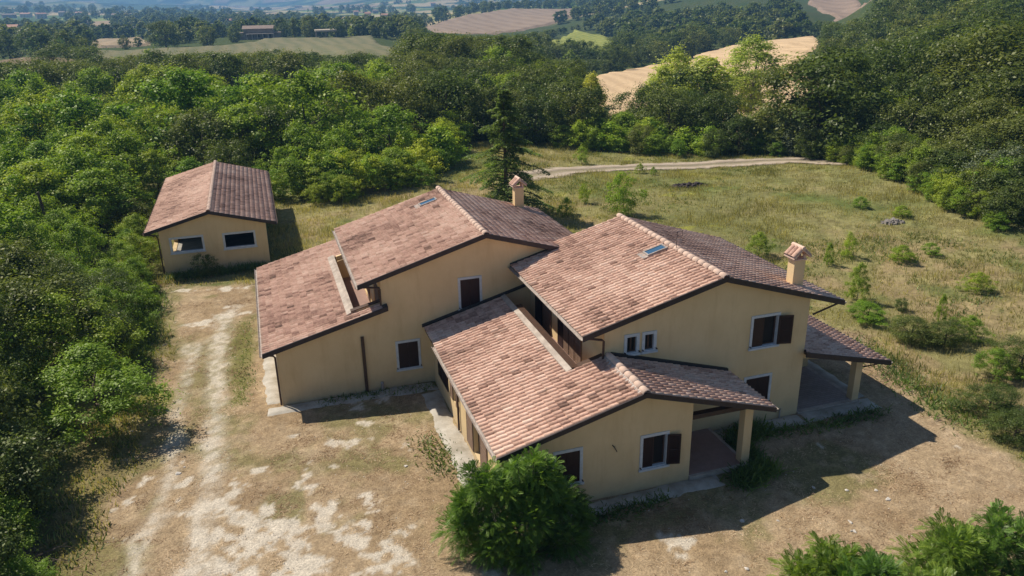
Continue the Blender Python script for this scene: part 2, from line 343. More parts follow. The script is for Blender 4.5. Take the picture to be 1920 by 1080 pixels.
def track_mat():
    mt, n, p = mat_new('pale_dirt'); L(n, ramp(n, noise(n, 2, 6, .7), [(.3, (.34, .27, .20)), (.7, (.50, .42, .34))]), p.inputs['Base Color']); p.inputs['Roughness'].default_value = 1
    L(n, attr(n, 'al').outputs['Fac'], p.inputs['Alpha']); return mt
track = strip('dirt_track', TRK, 2.6, track_mat(), .09)
def apron(rects):
    V = []; F = []
    for k, (x0, x1, y0, y1) in enumerate(rects):
        nx, ny = max(2, int((x1-x0)/.12)), max(2, int((y1-y0)/.12)); X, Y = np.meshgrid(np.linspace(x0, x1, nx), np.linspace(y0, y1, ny))
        w_ = (fbm(X*1.3, Y*1.3, 1.5, 4, 80)-.5)*.28; ex = np.minimum(np.minimum(X-x0, x1-X), np.minimum(Y-y0, y1-Y)); fac = sstep(.35, 0, ex)
        Z = .09+k*.003+(fbm(X, Y, .8, 3, 81)-.5)*.03-fac*.07*(1+(fbm(X, Y, 2, 3, 83)))
        b = len(V)//3; V += np.stack([X+w_*fac, Y+w_*fac, Z], -1).ravel().tolist(); i = np.arange(nx*ny).reshape(ny, nx)+b
        F += np.stack([i[:-1, :-1], i[:-1, 1:], i[1:, 1:], i[1:, :-1]], -1).ravel().tolist()
    o = link('concrete_apron', mesh_np('concrete_apron', V, F, 4, M_CEM2, True)); o['kind'] = 'structure'; return o
apron([(-1.25, 6.45, 31.45, 32.5), (-1.25, -.35, 32.5, 44.6), (5.45, 6.5, 20.7, 31.45), (6.5, 14.7, 20.6, 21.5), (13.2, 20.3, 23.2, 24.2), (20.2, 24.0, 23.3, 24.3), (23.3, 24.1, 24.3, 31)])
# ------------------------------------------------------------------ houses
def tiles(x0, z0, x1, z1, y0, y1, keep=None, pitch=.23, row=.35, seed=0, dark=0., sub=.03):
    s = np.array([x1-x0, 0, z1-z0]); Ls = np.linalg.norm(s); s = s/Ls; nrm = np.array([-s[2], 0, s[0]]);
    if nrm[2] < 0: nrm = -nrm
    sg = np.sign(x1-x0); rng = np.random.default_rng(seed+3)
    nc = int(round((y1-y0)/pitch)); nr = int(math.ceil(Ls/row)); pitch = (y1-y0)/nc; row = Ls/nr
    J, I = np.meshgrid(np.arange(nc), np.arange(nr)); J = J.ravel(); I = I.ravel()
    xc = x0+(I+.5)*row*s[0]; yc = y0+(J+.5)*pitch
    if keep is not None: k = keep(xc, yc); J = J[k]; I = I[k]; xc = xc[k]; yc = yc[k]
    v = np.array([0, .07, .16, .3, .44, .53, .6, .8, 1.]); h = np.where(v < .6, .064*np.sin(np.pi*np.clip(v/.6, 0, 1))**.75, -.006*np.sin(np.pi*(v-.6)/.4))
    n = len(J); jit = rng.normal(0, .006, n); jy = rng.normal(0, .006, n); lift = .026+rng.normal(0, .004, n)
    us = [(-.02, -.02), (-.02, 1), (1.0, 0.)]                # (along, lift): lip, lower edge, upper edge
    V = np.empty((n, 3, 9, 3))
    for q, (a, lf) in enumerate(us):
        al = (I+a)*row+jit
        base = np.array([x0, 0, z0])+al[:, None]*s
        hh = h[None, :]*(1 if q else .25)+(lift[:, None]*lf)-sub
        V[:, q] = base[:, None, :]+hh[..., None]*nrm
        V[:, q, :, 1] = y0+(J[:, None]+v[None, :])*pitch+jy[:, None]
    b = (np.arange(n)*27)[:, None, None]; qi, vi = np.meshgrid(np.arange(2), np.arange(8), indexing='ij'); a0 = qi*9+vi
    F = np.stack([a0, a0+1, a0+10, a0+9], -1).reshape(1, 16, 4)+b
    if sg > 0: F = F[..., ::-1]
    big = fbm(xc, yc, .45, 5, 90+seed); tc = .60+rng.normal(0, .10, n)+(big-.5)*.9-dark-.24*(rng.random(n) < .16)+.1*(rng.random(n) < .1)  # negative dark paints right-hand slopes lighter, offsetting their weaker sunlight in the tile colour
    col = np.repeat(np.clip(tc, 0, 1), 27)
    return mesh_np('roof_tiles', V.reshape(-1, 3), F, 4, M_TILE, False, {'tc': ('POINT', 'FLOAT', col)})
def slab_poly(mb, x0, z0, x1, z1, rects, t=.13, off=.055):   # roof deck under the tiles, as boxes sheared to the slope
    k = (z1-z0)/(x1-x0); f = lambda x: z0+k*(x-x0)-off
    for (xa, xb, ya, yb) in rects:
        mb.hexa([(xa, ya, f(xa)-t), (xb, ya, f(xb)-t), (xb, yb, f(xb)-t), (xa, yb, f(xa)-t), (xa, ya, f(xa)), (xb, ya, f(xb)), (xb, yb, f(xb)), (xa, yb, f(xa))])
def verge(mb, x0, z0, x1, z1, y, t=.13, w_=.05, up=.03):
    mb.hexa([(x0, y-w_, z0-t-.06), (x1, y-w_, z1-t-.06), (x1, y+.002, z1-t-.06), (x0, y+.002, z0-t-.06), (x0, y-w_, z0+up), (x1, y-w_, z1+up), (x1, y+.002, z1+up), (x0, y+.002, z0+up)])
def ridge_tiles(xr, zr, y0, y1, r=.15):
    V = []; F = []; n = int((y1-y0)/.38); st = (y1-y0)/n; rng = random.Random(int(xr*100))
    for i in range(n):
        b = len(V); a = y0+i*st; dz = rng.uniform(-.008, .008); dx = rng.uniform(-.012, .012)
        for q, (yy, rr_) in enumerate(((a-.03, r*1.08), (a+st+.01, r*.92))):
            for k in range(9):
                th = math.pi*k/8; V.append((xr+dx+rr_*math.cos(th), yy, zr-.02+dz+rr_*.85*math.sin(th)))
        V += [(xr+dx+r*.9*math.cos(math.pi*k/8), a-.03, zr-.02+dz+r*.68*math.sin(math.pi*k/8)) for k in range(9)]
        for k in range(8): F += [b+k, b+k+1, b+9+k+1, b+9+k]; F += [b+18+k, b+18+k+1, b+k+1, b+k]
    return mesh_np('ridge_tiles', V, F, 4, M_RIDGE)
def gutter(root, x, z, y0, y1, out=-1, mat=None):
    V = []; F = []; n = 9; r = .075; L_ = list(np.linspace(y0, y1, 12)); rg = random.Random(int(x*77))
    for yy in L_:
        dz = rg.uniform(-.012, .012)
        for rr_ in (r, r*.82):
            for k in range(n): th = math.pi+math.pi*k/(n-1); V.append((x+out*.03+rr_*math.cos(th), yy, z-.05+dz+rr_*math.sin(th)))
    for i in range(len(L_)-1):
        a, b = i*18, (i+1)*18
        for k in range(8): F += [a+k, a+k+1, b+k+1, b+k]; F += [a+9+k+1, a+9+k, b+9+k, b+9+k+1]
        F += [a, b, b+9, a+9]; F += [a+8, a+17, b+17, b+8]
    return link('gutter', mesh_np('gutter', V, F, 4, mat or M_GUT, False), root)
def downpipe(root, pts, r=.045): return MB().tube(pts, r, 10).build('downpipe', M_BROWN, root)
def shutter_leaf(mb, u0, u1, z0, z1, mp, t=.035):           # framed leaf with louvres, mp(u, z, depth)
    def bx(a0, a1, b0, b1, d0, d1): mb.hexa([mp(a0, b0, d0), mp(a1, b0, d0), mp(a1, b0, d1), mp(a0, b0, d1), mp(a0, b1, d0), mp(a1, b1, d0), mp(a1, b1, d1), mp(a0, b1, d1)])
    f = .065; bx(u0, u0+f, z0, z1, 0, t); bx(u1-f, u1, z0, z1, 0, t); bx(u0+f, u1-f, z0, z0+f*1.4, 0, t); bx(u0+f, u1-f, z1-f, z1, 0, t)
    mid = (z0+z1)/2; bx(u0+f, u1-f, mid-.03, mid+.03, 0, t)
    z = z0+f*1.4+.012
    while z < z1-f-.03:
        if abs(z-mid) > .05: bx(u0+f, u1-f, z, z+.03, .01, t-.006)
        z += .047
    bx(u0+f, u1-f, z0+f, z1-f, .003, .008)
def front_window(root, yw, x0, x1, z0, z1, shut='closed', depth=.16, fr=.11, lab=None):
    """window in a wall facing the camera side (-y); (x0..x1, z0..z1) is the outer edge of the stone frame"""
    a0, a1, b0, b1 = x0+fr, x1-fr, z0+fr*.8, z1-fr
    m1 = MB()
    mp = lambda u, z, d: (u, yw-.03+d, z)
    m1.slab([(x0, z0), (x1, z0), (x1, z1), (x0, z1)], [[(a0, b0), (a1, b0), (a1, b1), (a0, b1)]], mp, .17)
    win = m1.build('window', M_FRAME, root, 0)
    sl = MB().box(x0-.04, x1+.04, yw-.09, yw-.032, z0-.02, z0+.06).build('sill', M_FRAME, win)
    MB().box(a0-.03, a1+.03, yw+depth, yw+depth+.03, b0-.03, b1+.03).build('pane', M_GLASS if shut == 'open' else M_DARK, win)
    cx = (a0+a1)/2
    fm = MB(); 
    for (u0, u1, v0, v1) in ((a0, a0+.05, b0, b1), (a1-.05, a1, b0, b1), (cx-.035, cx+.035, b0, b1), (a0+.05, cx-.035, b1-.05, b1), (cx+.035, a1-.05, b1-.05, b1), (a0+.05, cx-.035, b0, b0+.05), (cx+.035, a1-.05, b0, b0+.05)): fm.box(u0, u1, yw+depth-.05, yw+depth-.003, v0, v1)
    fm.build('sash', M_BROWN, win)
    mpc = lambda u, z, d: (u, yw+.0+d, z)
    if shut == 'closed':
        for q in ((a0, cx-.004), (cx+.004, a1)): k = MB(); shutter_leaf(k, q[0], q[1], b0+.01, b1-.01, mpc); k.build('shutter', M_SHUT, win)
    elif shut == 'right':                                    # left leaf almost shut, right leaf thrown open against the wall
        k = MB(); shutter_leaf(k, a0, cx-.05, b0+.01, b1-.01, mpc); k.build('shutter', M_SHUT, win)
        ww = (a1-a0)/2; k = MB(); co, si = math.cos(math.radians(14)), math.sin(math.radians(14))
        shutter_leaf(k, 0, ww+.02, b0, b1-.02, lambda u, z, d: (a1+.03+u*co, yw-.045-u*si-d, z)); k.build('shutter', M_SHUT, win)
    for sx in (x0+.02, x1-.02): MB().box(sx-.02, sx+.02, yw-.13, yw-.033, z0+.12, z0+.15).build('shutter_catch', M_VERGE, win)
    if lab: win['label'] = lab
    return win, [(x0+.01, z0+.01), (x1-.01, z0+.01), (x1-.01, z1-.01), (x0+.01, z1-.01)]
def side_shutter(root, x, y0, y1, z0, z1, mat=None, name='shutter', off=.02):
    k = MB(); shutter_leaf(k, y0, y1, z0, z1, lambda u, z, d: (x-off-d, u, z)); return k.build(name, mat or M_SHUT2, root)
def fmap(yw): return lambda u, z, d: (u, yw+d, z)
def smap(xw, sgn=1): return lambda u, z, d: (xw+sgn*d, u, z)
def skylight(root, x, y, z0, x0, k, wx=.46, wy=.52):
    f = lambda xx: z0+k*(xx-x0)
    def P(xa, xb, ya, yb, lo, hi): return [(xa, ya, f(xa)+lo), (xb, ya, f(xb)+lo), (xb, yb, f(xb)+lo), (xa, yb, f(xa)+lo), (xa, ya, f(xa)+hi), (xb, ya, f(xb)+hi), (xb, yb, f(xb)+hi), (xa, yb, f(xa)+hi)]
    m_ = MB(); t = .06
    m_.hexa(P(x-wx, x+wx, y-wy/2, y-wy/2+t, -.05, .10)); m_.hexa(P(x-wx, x+wx, y+wy/2-t, y+wy/2, -.05, .10)); m_.hexa(P(x-wx, x-wx+t, y-wy/2+t, y+wy/2-t, -.05, .10)); m_.hexa(P(x+wx-t, x+wx, y-wy/2+t, y+wy/2-t, -.05, .10))
    s = m_.build('skylight', M_GUT, root); MB().hexa(P(x-wx+t, x+wx-t, y-wy/2+t, y+wy/2-t, .0, .075)).build('pane', M_GLASS, s)
    MB().hexa(P(x-wx-.22, x-wx-.003, y-wy/2-.05, y+wy/2+.05, -.02, .045)).build('flashing', M_GUT, s)
def chimney(root, x, y, zb, h, wd=.6, cap=.9):
    s = MB().box(x-wd/2, x+wd/2, y-wd*.4, y+wd*.4, zb-.4, zb+h).build('chimney', M_WALL, root)
    z = zb+h
    for sx in (-1, 1):
        for sy in (-1, 1): MB().box(x+sx*wd*.4-.05, x+sx*wd*.4+.05, y+sy*wd*.3-.05, y+sy*wd*.3+.05, z, z+.18).build('chimney_pier', M_RIDGE, s)
    
    MB().box(x-wd*.56, x+wd*.56, y-wd*.48, y+wd*.48, z-.05, z+.002).build('chimney_ledge', M_RIDGE, s)
    V = []; F = []; tcs = []                                 # little pitched cap of curved tiles
    for sgn in (-1, 1):
        n = 3
        for j in range(n):
            yc = y-cap*.42+cap*.84*(j+.5)/n; b = len(V)//3
            for u in (0, 1):
                xx = x+sgn*(.50*cap*(1-u)+.02*u); zz = z+.10+.42*cap*u
                for k in range(9): th = math.pi*k/8; V += [xx+sgn*.05*math.sin(th), yc+cap*.15*math.cos(th), zz+.09*math.sin(th)]
            for k in range(8): F += [b+k, b+k+1, b+10+k, b+9+k]
            tcs += [.35+.25*((j*7+int(sgn)) % 3)/2]*18
    me = mesh_np('chimney_cap', V, F, 4, M_TILE, False, {'tc': ('POINT', 'FLOAT', tcs)}); me2 = link('chimney_cap', me, s)
    k = MB()
    for sgn in (-1, 1):
        a, b_ = x+sgn*.5*cap, x+sgn*.02; k.hexa([(a, y-cap*.42, z+.04), (b_, y-cap*.42, z+.04+.42*cap), (b_, y+cap*.42, z+.04+.42*cap), (a, y+cap*.42, z+.04), (a, y-cap*.42, z+.10), (b_, y-cap*.42, z+.10+.42*cap), (b_, y+cap*.42, z+.10+.42*cap), (a, y+cap*.42, z+.10)])
    k.build('cap_board', M_RIDGE, s)
    MB().tube([(x, y-cap*.45, z+.14+.42*cap), (x, y+cap*.45, z+.14+.42*cap)], .085, 10).build('cap_ridge', M_RIDGE, s)
def roof(root, x0, z0, x1, z1, y0, y1, rects=None, keep=None, seed=0, dark=0., label=None, **kw):
    t = link('roof', tiles(x0, z0, x1, z1, y0, y1, keep, seed=seed, dark=dark, **kw), root)
    m_ = MB(); slab_poly(m_, x0+(.04 if x1 > x0 else -.04), z0+.04*(z1-z0)/abs(x1-x0), x1, z1, rects or [(x0+.04 if x1 > x0 else x0-.04, x1, y0+.03, y1-.03)], off=.062); m_.build('roof_deck', M_SOFFIT, t)
    if label: t['label'] = label
    return t
def antenna(root, x, y, z):
    MB().tube([(x, y, z), (x+.01, y, z+.75)], .012, 6).tube([(x-.02, y, z+.73), (x+.28, y+.05, z+.76)], .009, 6).tube([(x+.27, y+.05, z+.76), (x+.29, y+.05, z+.55)], .009, 6).build('antenna', M_VERGE, root)
W_ = .28
villa = empty('country_house', (9.5, 28, 0), 'large unfinished two-winged country house with yellow plaster walls and terracotta tile roofs', 'house')
# ---- wing A (upper left) with its lower lean-to roof D
kA = (6.973-5.29)/(9.068-3.272); kAr = (6.973-5.247)/(14.794-9.068); kD = .2604
zA = lambda x: 5.29+kA*(x-3.272) if x < 9.068 else 6.973-kAr*(x-9.068)
zD = lambda x: 2.734+kD*(x+.969)
w1, h1 = front_window(villa, 32.4, 7.76, 8.88, 3.38, 4.96)
w2, h2 = front_window(villa, 32.4, 4.74, 5.87, .84, 2.30)
U = .2
m_ = MB(); m_.slab([(-.43, -.2), (13.95, -.2), (13.95, zA(13.95)-U), (9.068, zA(9.068)-U), (4.28, zA(4.28)-U), (4.28, zD(4.28)-.1), (-.43, zD(-.43)-U)], [h1, h2], fmap(32.4), W_); m_.build('wall', M_WALL, villa)
MB().box(4.0, 4.278, 41.12, 43.5, -.2, 3.85).build('wall', M_WALL, villa)
MB().slab([(32.68, 2.6), (40.85, 2.6), (40.85, zA(4.28)-U), (32.68, zA(4.28)-U)], [[(33.6, 2.8), (35.0, 2.8), (35.0, 4.75), (33.6, 4.75)], [(37.0, 2.8), (38.4, 2.8), (38.4, 4.75), (37.0, 4.75)]], smap(4.28), W_).build('wall', M_WALL, villa)
MB().slab([(-.15, -.2), (13.95, -.2), (13.95, zA(13.95)-U), (9.068, zA(9.068)-U), (4.28, zA(4.28)-U), (4.28, zD(4.28)-U), (-.15, zD(-.15)-U)], [], fmap(40.85), .25).build('wall', M_WALL, villa)
MB().box(-.43, -.15, 32.68, 43.8, -.2, zD(-.43)-U).build('wall', M_WALL, villa)
MB().box(13.67, 13.95, 32.68, 40.85, -.2, zA(13.95)-U).build('wall', M_WALL, villa)
MB().slab([(-.15, -.2), (4.2, -.2), (4.2, zD(4.2)-U), (-.15, zD(-.15)-U)], [], fmap(43.5), .3).build('wall', M_WALL, villa)
roof(villa, 3.272, 5.29, 9.068, 6.973, 32.10, 41.42, seed=1, label='upper left roof slope with a skylight')
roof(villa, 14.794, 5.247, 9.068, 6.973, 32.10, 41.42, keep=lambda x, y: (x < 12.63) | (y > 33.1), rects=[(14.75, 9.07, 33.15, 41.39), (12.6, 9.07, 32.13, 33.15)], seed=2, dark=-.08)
roof(villa, -.969, 2.734, 4.28, zD(4.28), 32.10, 44.12, keep=lambda x, y: ~((x > 2.98) & (y > 32.98) & (y < 41.1)), rects=[(-.93, 2.98, 32.13, 44.09), (2.98, 4.28, 32.13, 32.95), (2.98, 4.28, 41.1, 44.09)], seed=3, label='long low roof slope with a cut-out balcony')
MB().slab([(4.28, zD(4.28)-.2), (4.49, zD(4.49)-.2), (4.49, zD(4.49)+.05), (4.28, zD(4.28)+.05)], [], fmap(32.1), .29).build('roof_flashing', M_LEAD, villa)
link('ridge', ridge_tiles(9.068, 6.99, 32.05, 41.45), villa)
m_ = MB(); verge(m_, 3.25, 5.285, 9.068, 6.973, 32.10); verge(m_, 9.068, 6.973, 12.62, zA(12.62), 32.10); m_.build('verge_board', M_VERGE, villa)
m_ = MB(); verge(m_, -.99, 2.73, 4.5, zD(4.5), 32.10); m_.build('verge_board', M_VERGE, villa)
gutter(villa, 3.25, 5.27, 32.08, 41.42); gutter(villa, -1.0, 2.71, 32.08, 44.1)
# balcony in roof D
MB().box(2.98, 4.28, 32.95, 41.1, 2.5, 2.66).build('balcony_floor', M_PINK, villa)
MB().hexa([(2.98, 32.8, 2.66), (3.07, 32.8, 2.66), (3.07, 41.2, 2.66), (2.98, 41.2, 2.66), (2.98, 32.8, 3.80), (3.07, 32.8, 3.82), (3.07, 41.2, 3.82), (2.98, 41.2, 3.80)]).build('balcony_parapet', M_WALL, villa)
MB().hexa([(2.76, 32.78, 3.66), (2.978, 32.78, 3.74), (2.978, 41.3, 3.74), (2.76, 41.3, 3.66), (2.76, 32.78, 3.75), (2.978, 32.78, 3.86), (2.978, 41.3, 3.86), (2.76, 41.3, 3.75)]).build('parapet_flashing', M_CEM, villa)
MB().hexa([(3.2, 32.8, 2.66), (4.275, 32.8, 2.66), (4.275, 32.98, 2.66), (3.2, 32.98, 2.66), (3.2, 32.8, 3.90), (4.275, 32.8, 4.16), (4.275, 32.98, 4.16), (3.2, 32.98, 3.90)]).build('balcony_parapet', M_WALL, villa)
MB().hexa([(2.95, 32.75, 3.86), (4.27, 32.75, 4.165), (4.27, 33.03, 4.165), (2.95, 33.03, 3.86), (2.95, 32.75, 3.90), (4.27, 32.75, 4.21), (4.27, 33.03, 4.21), (2.95, 33.03, 3.90)]).build('parapet_cap', M_BROWN, villa)
MB().hexa([(3.2, 41.0, 2.66), (4.275, 41.0, 2.66), (4.275, 41.14, 2.66), (3.2, 41.14, 2.66), (3.2, 41.0, 3.85), (4.275, 41.0, 4.12), (4.275, 41.14, 4.12), (3.2, 41.14, 3.85)]).build('balcony_parapet', M_WALL, villa)
for y0 in (33.6, 37.0):
    d = MB().box(4.42, 4.46, y0, y0+1.4, 2.8, 4.75).build('balcony_door', M_DARK, villa); side_shutter(d, 4.28, y0+.03, y0+.66, 2.82, 4.7, M_SHUT2, off=-.08); side_shutter(d, 4.28, y0+.74, y0+1.37, 2.82, 4.7, M_SHUT2, off=-.08)
    side_shutter(d, 4.28, y0-.62, y0-.02, 2.82, 4.7, M_SHUT2)
downpipe(villa, [(3.3, 32.2, 5.18), (4.2, 32.18, 5.05), (4.22, 32.2, 4.95), (4.22, 32.24, 4.2)])
downpipe(villa, [(-.95, 32.25, 2.62), (-.55, 32.34, 2.5), (-.48, 32.34, 2.4), (-.48, 32.34, .1)])
sp = MB().box(3.22, 3.36, 32.30, 32.392, .05, 2.78).build('downpipe', M_BROWN, villa); sp['label'] = 'rusty square downpipe stub standing free on the wall'
MB().tube([(4.0, 32.3, .05), (4.0, 32.3, .35), (4.0, 32.36, .42)], .07, 10).build('vent_pipe', M_GUT, villa)
skylight(villa, 8.05, 39.55, 6.973-kA*(9.068-8.05), 8.05, kA)
antenna(villa, 9.05, 38.4, 7.0)
chimney(villa, 13.45, 40.75, zA(13.45), 1.15, .52, .8)
MB().hexa([(2.95, 32.8, 3.83), (3.1, 32.8, 3.84), (3.1, 41.2, 3.84), (2.95, 41.2, 3.83), (2.95, 32.8, 3.88), (3.1, 32.8, 3.885), (3.1, 41.2, 3.885), (2.95, 41.2, 3.88)]).build('parapet_cap', M_CEM, villa)
# ---- wing B (upper right)
kB = (6.825-5.287)/(16.034-10.254); kBr = (6.825-5.103)/(21.607-16.034)
zB = lambda x: 5.287+kB*(x-10.254) if x < 16.034 else 6.825-kBr*(x-16.034)
yB = 24.13
b1_, hb1 = front_window(villa, yB, 17.52, 18.86, 3.45, 4.90, 'right')
b2_, hb2 = front_window(villa, yB, 12.03, 12.66, 4.10, 4.96, 'none', depth=.13, fr=.12)
b3_, hb3 = front_window(villa, yB, 12.77, 13.38, 4.10, 4.96, 'none', depth=.13, fr=.12)
b4_, hb4 = front_window(villa, yB, 17.44, 18.76, .82, 2.24)
m_ = MB(); m_.slab([(11.22, -.2), (20.21, -.2), (20.21, zB(20.21)-U), (16.034, zB(16.034)-U), (11.22, zB(11.22)-U)], [hb1, hb2, hb3, hb4], fmap(yB), W_); m_.build('wall', M_WALL, villa)
MB().slab([(yB+W_, 2.4), (32.4, 2.4), (32.4, zB(11.22)-U), (yB+W_, zB(11.22)-U)], [[(26.9, 2.75), (28.1, 2.75), (28.1, 4.75), (26.9, 4.75)], [(29.6, 2.75), (30.6, 2.75), (30.6, 4.75), (29.6, 4.75)]], smap(11.22), W_).build('wall', M_WALL, villa)
MB().box(19.93, 20.21, yB+W_, 32.5, -.2, zB(20.21)-U).build('wall', M_WALL, villa)
MB().slab([(13.96, -.2), (20.21, -.2), (20.21, zB(20.21)-U), (16.034, zB(16.034)-U), (13.96, zB(13.96)-U)], [], fmap(32.5), .28).build('wall', M_WALL, villa)
roof(villa, 10.254, 5.287, 16.034, 6.825, 23.84, 33.12, keep=lambda x, y: (x > 12.63) | (y < 32.36), rects=[(10.29, 12.63, 23.87, 32.38), (12.63, 16.034, 23.87, 33.09)], seed=4, label='upper right roof slope with a skylight and dark stains')
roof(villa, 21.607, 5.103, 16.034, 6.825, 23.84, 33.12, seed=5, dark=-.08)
link('ridge', ridge_tiles(16.034, 6.845, 23.8, 33.15), villa)
m_ = MB(); verge(m_, 10.23, 5.28, 16.034, 6.825, 23.84); verge(m_, 16.034, 6.825, 21.63, 5.095, 23.84); m_.build('verge_board', M_VERGE, villa)
gutter(villa, 10.23, 5.265, 23.82, 32.38); gutter(villa, 21.63, 5.08, 23.82, 33.1, 1)
MB().slab([(10.25, 5.2), (12.6, 5.83), (12.6, 5.99), (10.25, 5.36)], [], fmap(32.3), .1).build('roof_flashing', M_LEAD, villa)
for y0, y1, mt in ((30.7, 31.6, M_SHUT), (29.62, 30.58, M_SHUT2), (28.15, 28.75, M_SHUT), (27.55, 28.08, M_SHUT2), (26.92, 27.45, M_SHUT2), (26.2, 26.85, M_SHUT2)):
    side_shutter(villa, 11.22, y0, y1, 2.78, 4.72, mt, off=.02)
for y0, y1 in ((26.9, 28.1), (29.6, 30.6)): MB().box(11.36, 11.4, y0, y1, 2.75, 4.75).build('balcony_door', M_DARK, villa)
downpipe(villa, [(10.3, 23.95, 5.18), (11.05, 23.98, 4.98), (11.14, 24.0, 4.9), (11.14, 24.03, 4.15)])
downpipe(villa, [(21.55, 23.95, 5.0), (20.35, 24.05, 4.6)], .04)
skylight(villa, 15.3, 28.1, 6.825-kB*(16.034-15.3), 15.3, kB)
antenna(villa, 15.93, 27.45, 6.85)
chimney(villa, 20.12, 25.1, zB(20.12), 1.15, .52, .8)
# ---- low front wing C
kC = (4.263-2.843)/(11.376-6.072); kCr = (4.263-2.692)/(16.645-11.376)
zC = lambda x: 2.843+kC*(x-6.072) if x < 11.376 else 4.263-kCr*(x-11.376)
yC = 21.45
c1_, hc1 = front_window(villa, yC, 8.17, 9.27, .88, 2.34)
c2_, hc2 = front_window(villa, yC, 11.46, 12.60, .86, 2.30, 'right')
m_ = MB(); m_.slab([(6.45, -.2), (13.51, -.2), (13.51, zC(13.51)-U), (11.376, zC(11.376)-U), (6.45, zC(6.45)-U)], [hc1, hc2], fmap(yC), W_); m_.build('wall', M_WALL, villa)
MB().slab([(yC+W_, -.2), (32.4, -.2), (32.4, zC(6.45)-U), (yC+W_, zC(6.45)-U)], [[(24.5, .3), (25.45, .3), (25.45, 2.25), (24.5, 2.25)], [(27.65, .95), (28.6, .95), (28.6, 2.2), (27.65, 2.2)], [(29.5, .9), (31.3, .9), (31.3, 2.35), (29.5, 2.35)]], smap(6.45), W_).build('wall', M_WALL, villa)
MB().box(13.23, 13.51, yC+W_, yB, -.2, zC(13.51)-U).build('wall', M_WALL, villa)
for (y0, y1, z0, z1) in ((24.5, 25.45, .3, 2.25), (27.65, 28.6, .95, 2.2), (29.5, 31.3, .9, 2.35)): MB().box(6.62, 6.66, y0, y1, z0, z1).build('window', M_DARK, villa)
for y0, y1, z0, z1, mt in ((25.5, 26.4, .3, 2.25, M_SHUT2), (23.55, 24.45, .3, 2.25, M_SHUT2), (28.62, 29.1, .95, 2.2, M_SHUT2), (27.7, 28.1, .95, 2.2, M_SHUT2), (29.5, 30.4, .9, 2.35, M_SHUT), (30.4, 31.3, .9, 2.35, M_SHUT)): side_shutter(villa, 6.45, y0, y1, z0, z1, mt, off=.01)
roof(villa, 6.072, 2.843, 11.376, 4.263, 20.994, 32.36, keep=lambda x, y: ~((x > 9.80) & (y > 24.15)), rects=[(6.11, 9.80, 21.02, 32.33), (9.80, 11.376, 21.02, 24.1)], seed=6, label='low front roof slope reaching back to the left wing')
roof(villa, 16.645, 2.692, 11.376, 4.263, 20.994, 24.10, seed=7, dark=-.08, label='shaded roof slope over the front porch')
link('ridge', ridge_tiles(11.376, 4.283, 20.95, 24.1), villa)
mm = MB(); mn = MB(); rg = random.Random(3)
for i in range(26):
    y = 21.1+i*.117; mm.hexa([(11.376-.2-rg.uniform(0, .08), y, 4.17), (11.376-.09, y, 4.23), (11.376-.09, y+.1, 4.23), (11.376-.2-rg.uniform(0, .08), y+.1, 4.17), (11.376-.19, y, 4.26), (11.376-.09, y, 4.30), (11.376-.09, y+.1, 4.30), (11.376-.19, y+.1, 4.26)])
    mn.hexa([(11.376+.09, y, 4.22), (11.376+.2+rg.uniform(0, .08), y, 4.15), (11.376+.2+rg.uniform(0, .08), y+.1, 4.15), (11.376+.09, y+.1, 4.22), (11.376+.09, y, 4.30), (11.376+.19, y, 4.25), (11.376+.19, y+.1, 4.25), (11.376+.09, y+.1, 4.30)])
mm.build('ridge_mortar', M_MORT, villa); mn.build('ridge_mortar', M_MORT, villa)
m_ = MB(); verge(m_, 6.05, 2.84, 11.376, 4.263, 20.994, up=0); verge(m_, 11.376, 4.263, 16.67, 2.685, 20.994, up=0); m_.build('verge_board', M_VERGE, villa)
gutter(villa, 6.05, 2.83, 20.97, 30.3); gutter(villa, 16.67, 2.67, 20.97, 24.1, 1)
MB().slab([(6.0, 2.84), (9.8, zC(9.8)), (11.2, zC(11.2)), (11.2, zC(11.2)+.13), (9.8, zC(9.8)+.12), (6.0, 2.97)], [], fmap(32.30), .1).build('roof_flashing', M_LEAD, villa)
MB().slab([(11.5, 4.2), (16.6, 2.68), (16.6, 2.83), (11.5, 4.36)], [], fmap(24.03), .1).build('roof_flashing', M_LEAD, villa)
# balcony in roof C
MB().box(9.95, 11.22, 24.15, 32.4, 2.6, 2.75).build('balcony_floor', M_PINK, villa)
MB().box(9.95, 10.12, 24.15, 30.7, 2.75, 3.93).build('balcony_parapet', M_WALL, villa)
MB().box(9.93, 10.2, 24.12, 30.75, 3.932, 3.98).build('parapet_cap', M_BROWN, villa)
MB().hexa([(9.72, 24.1, 3.72), (9.93, 24.1, 3.78), (9.93, 32.25, 3.78), (9.72, 32.25, 3.72), (9.72, 24.1, 3.87), (9.928, 24.1, 3.95), (9.928, 32.25, 3.95), (9.72, 32.25, 3.87)]).build('parapet_flashing', M_CEM, villa)
MB().hexa([(10.12, 24.15, 2.75), (11.2, 24.15, 2.75), (11.2, 24.3, 2.75), (10.12, 24.3, 2.75), (10.12, 24.15, 3.94), (11.2, 24.15, 4.22), (11.2, 24.3, 4.22), (10.12, 24.3, 3.94)]).build('balcony_parapet', M_WALL, villa)
MB().hexa([(10.2, 24.1, 3.955), (11.2, 24.1, 4.225), (11.2, 24.34, 4.225), (10.2, 24.34, 3.955), (10.2, 24.1, 3.995), (11.2, 24.1, 4.265), (11.2, 24.34, 4.265), (10.2, 24.34, 3.995)]).build('parapet_cap', M_BROWN, villa)
downpipe(villa, [(6.05, 27.6, 2.7), (6.32, 27.6, 2.55), (6.38, 27.6, 2.4), (6.38, 27.6, .1)])
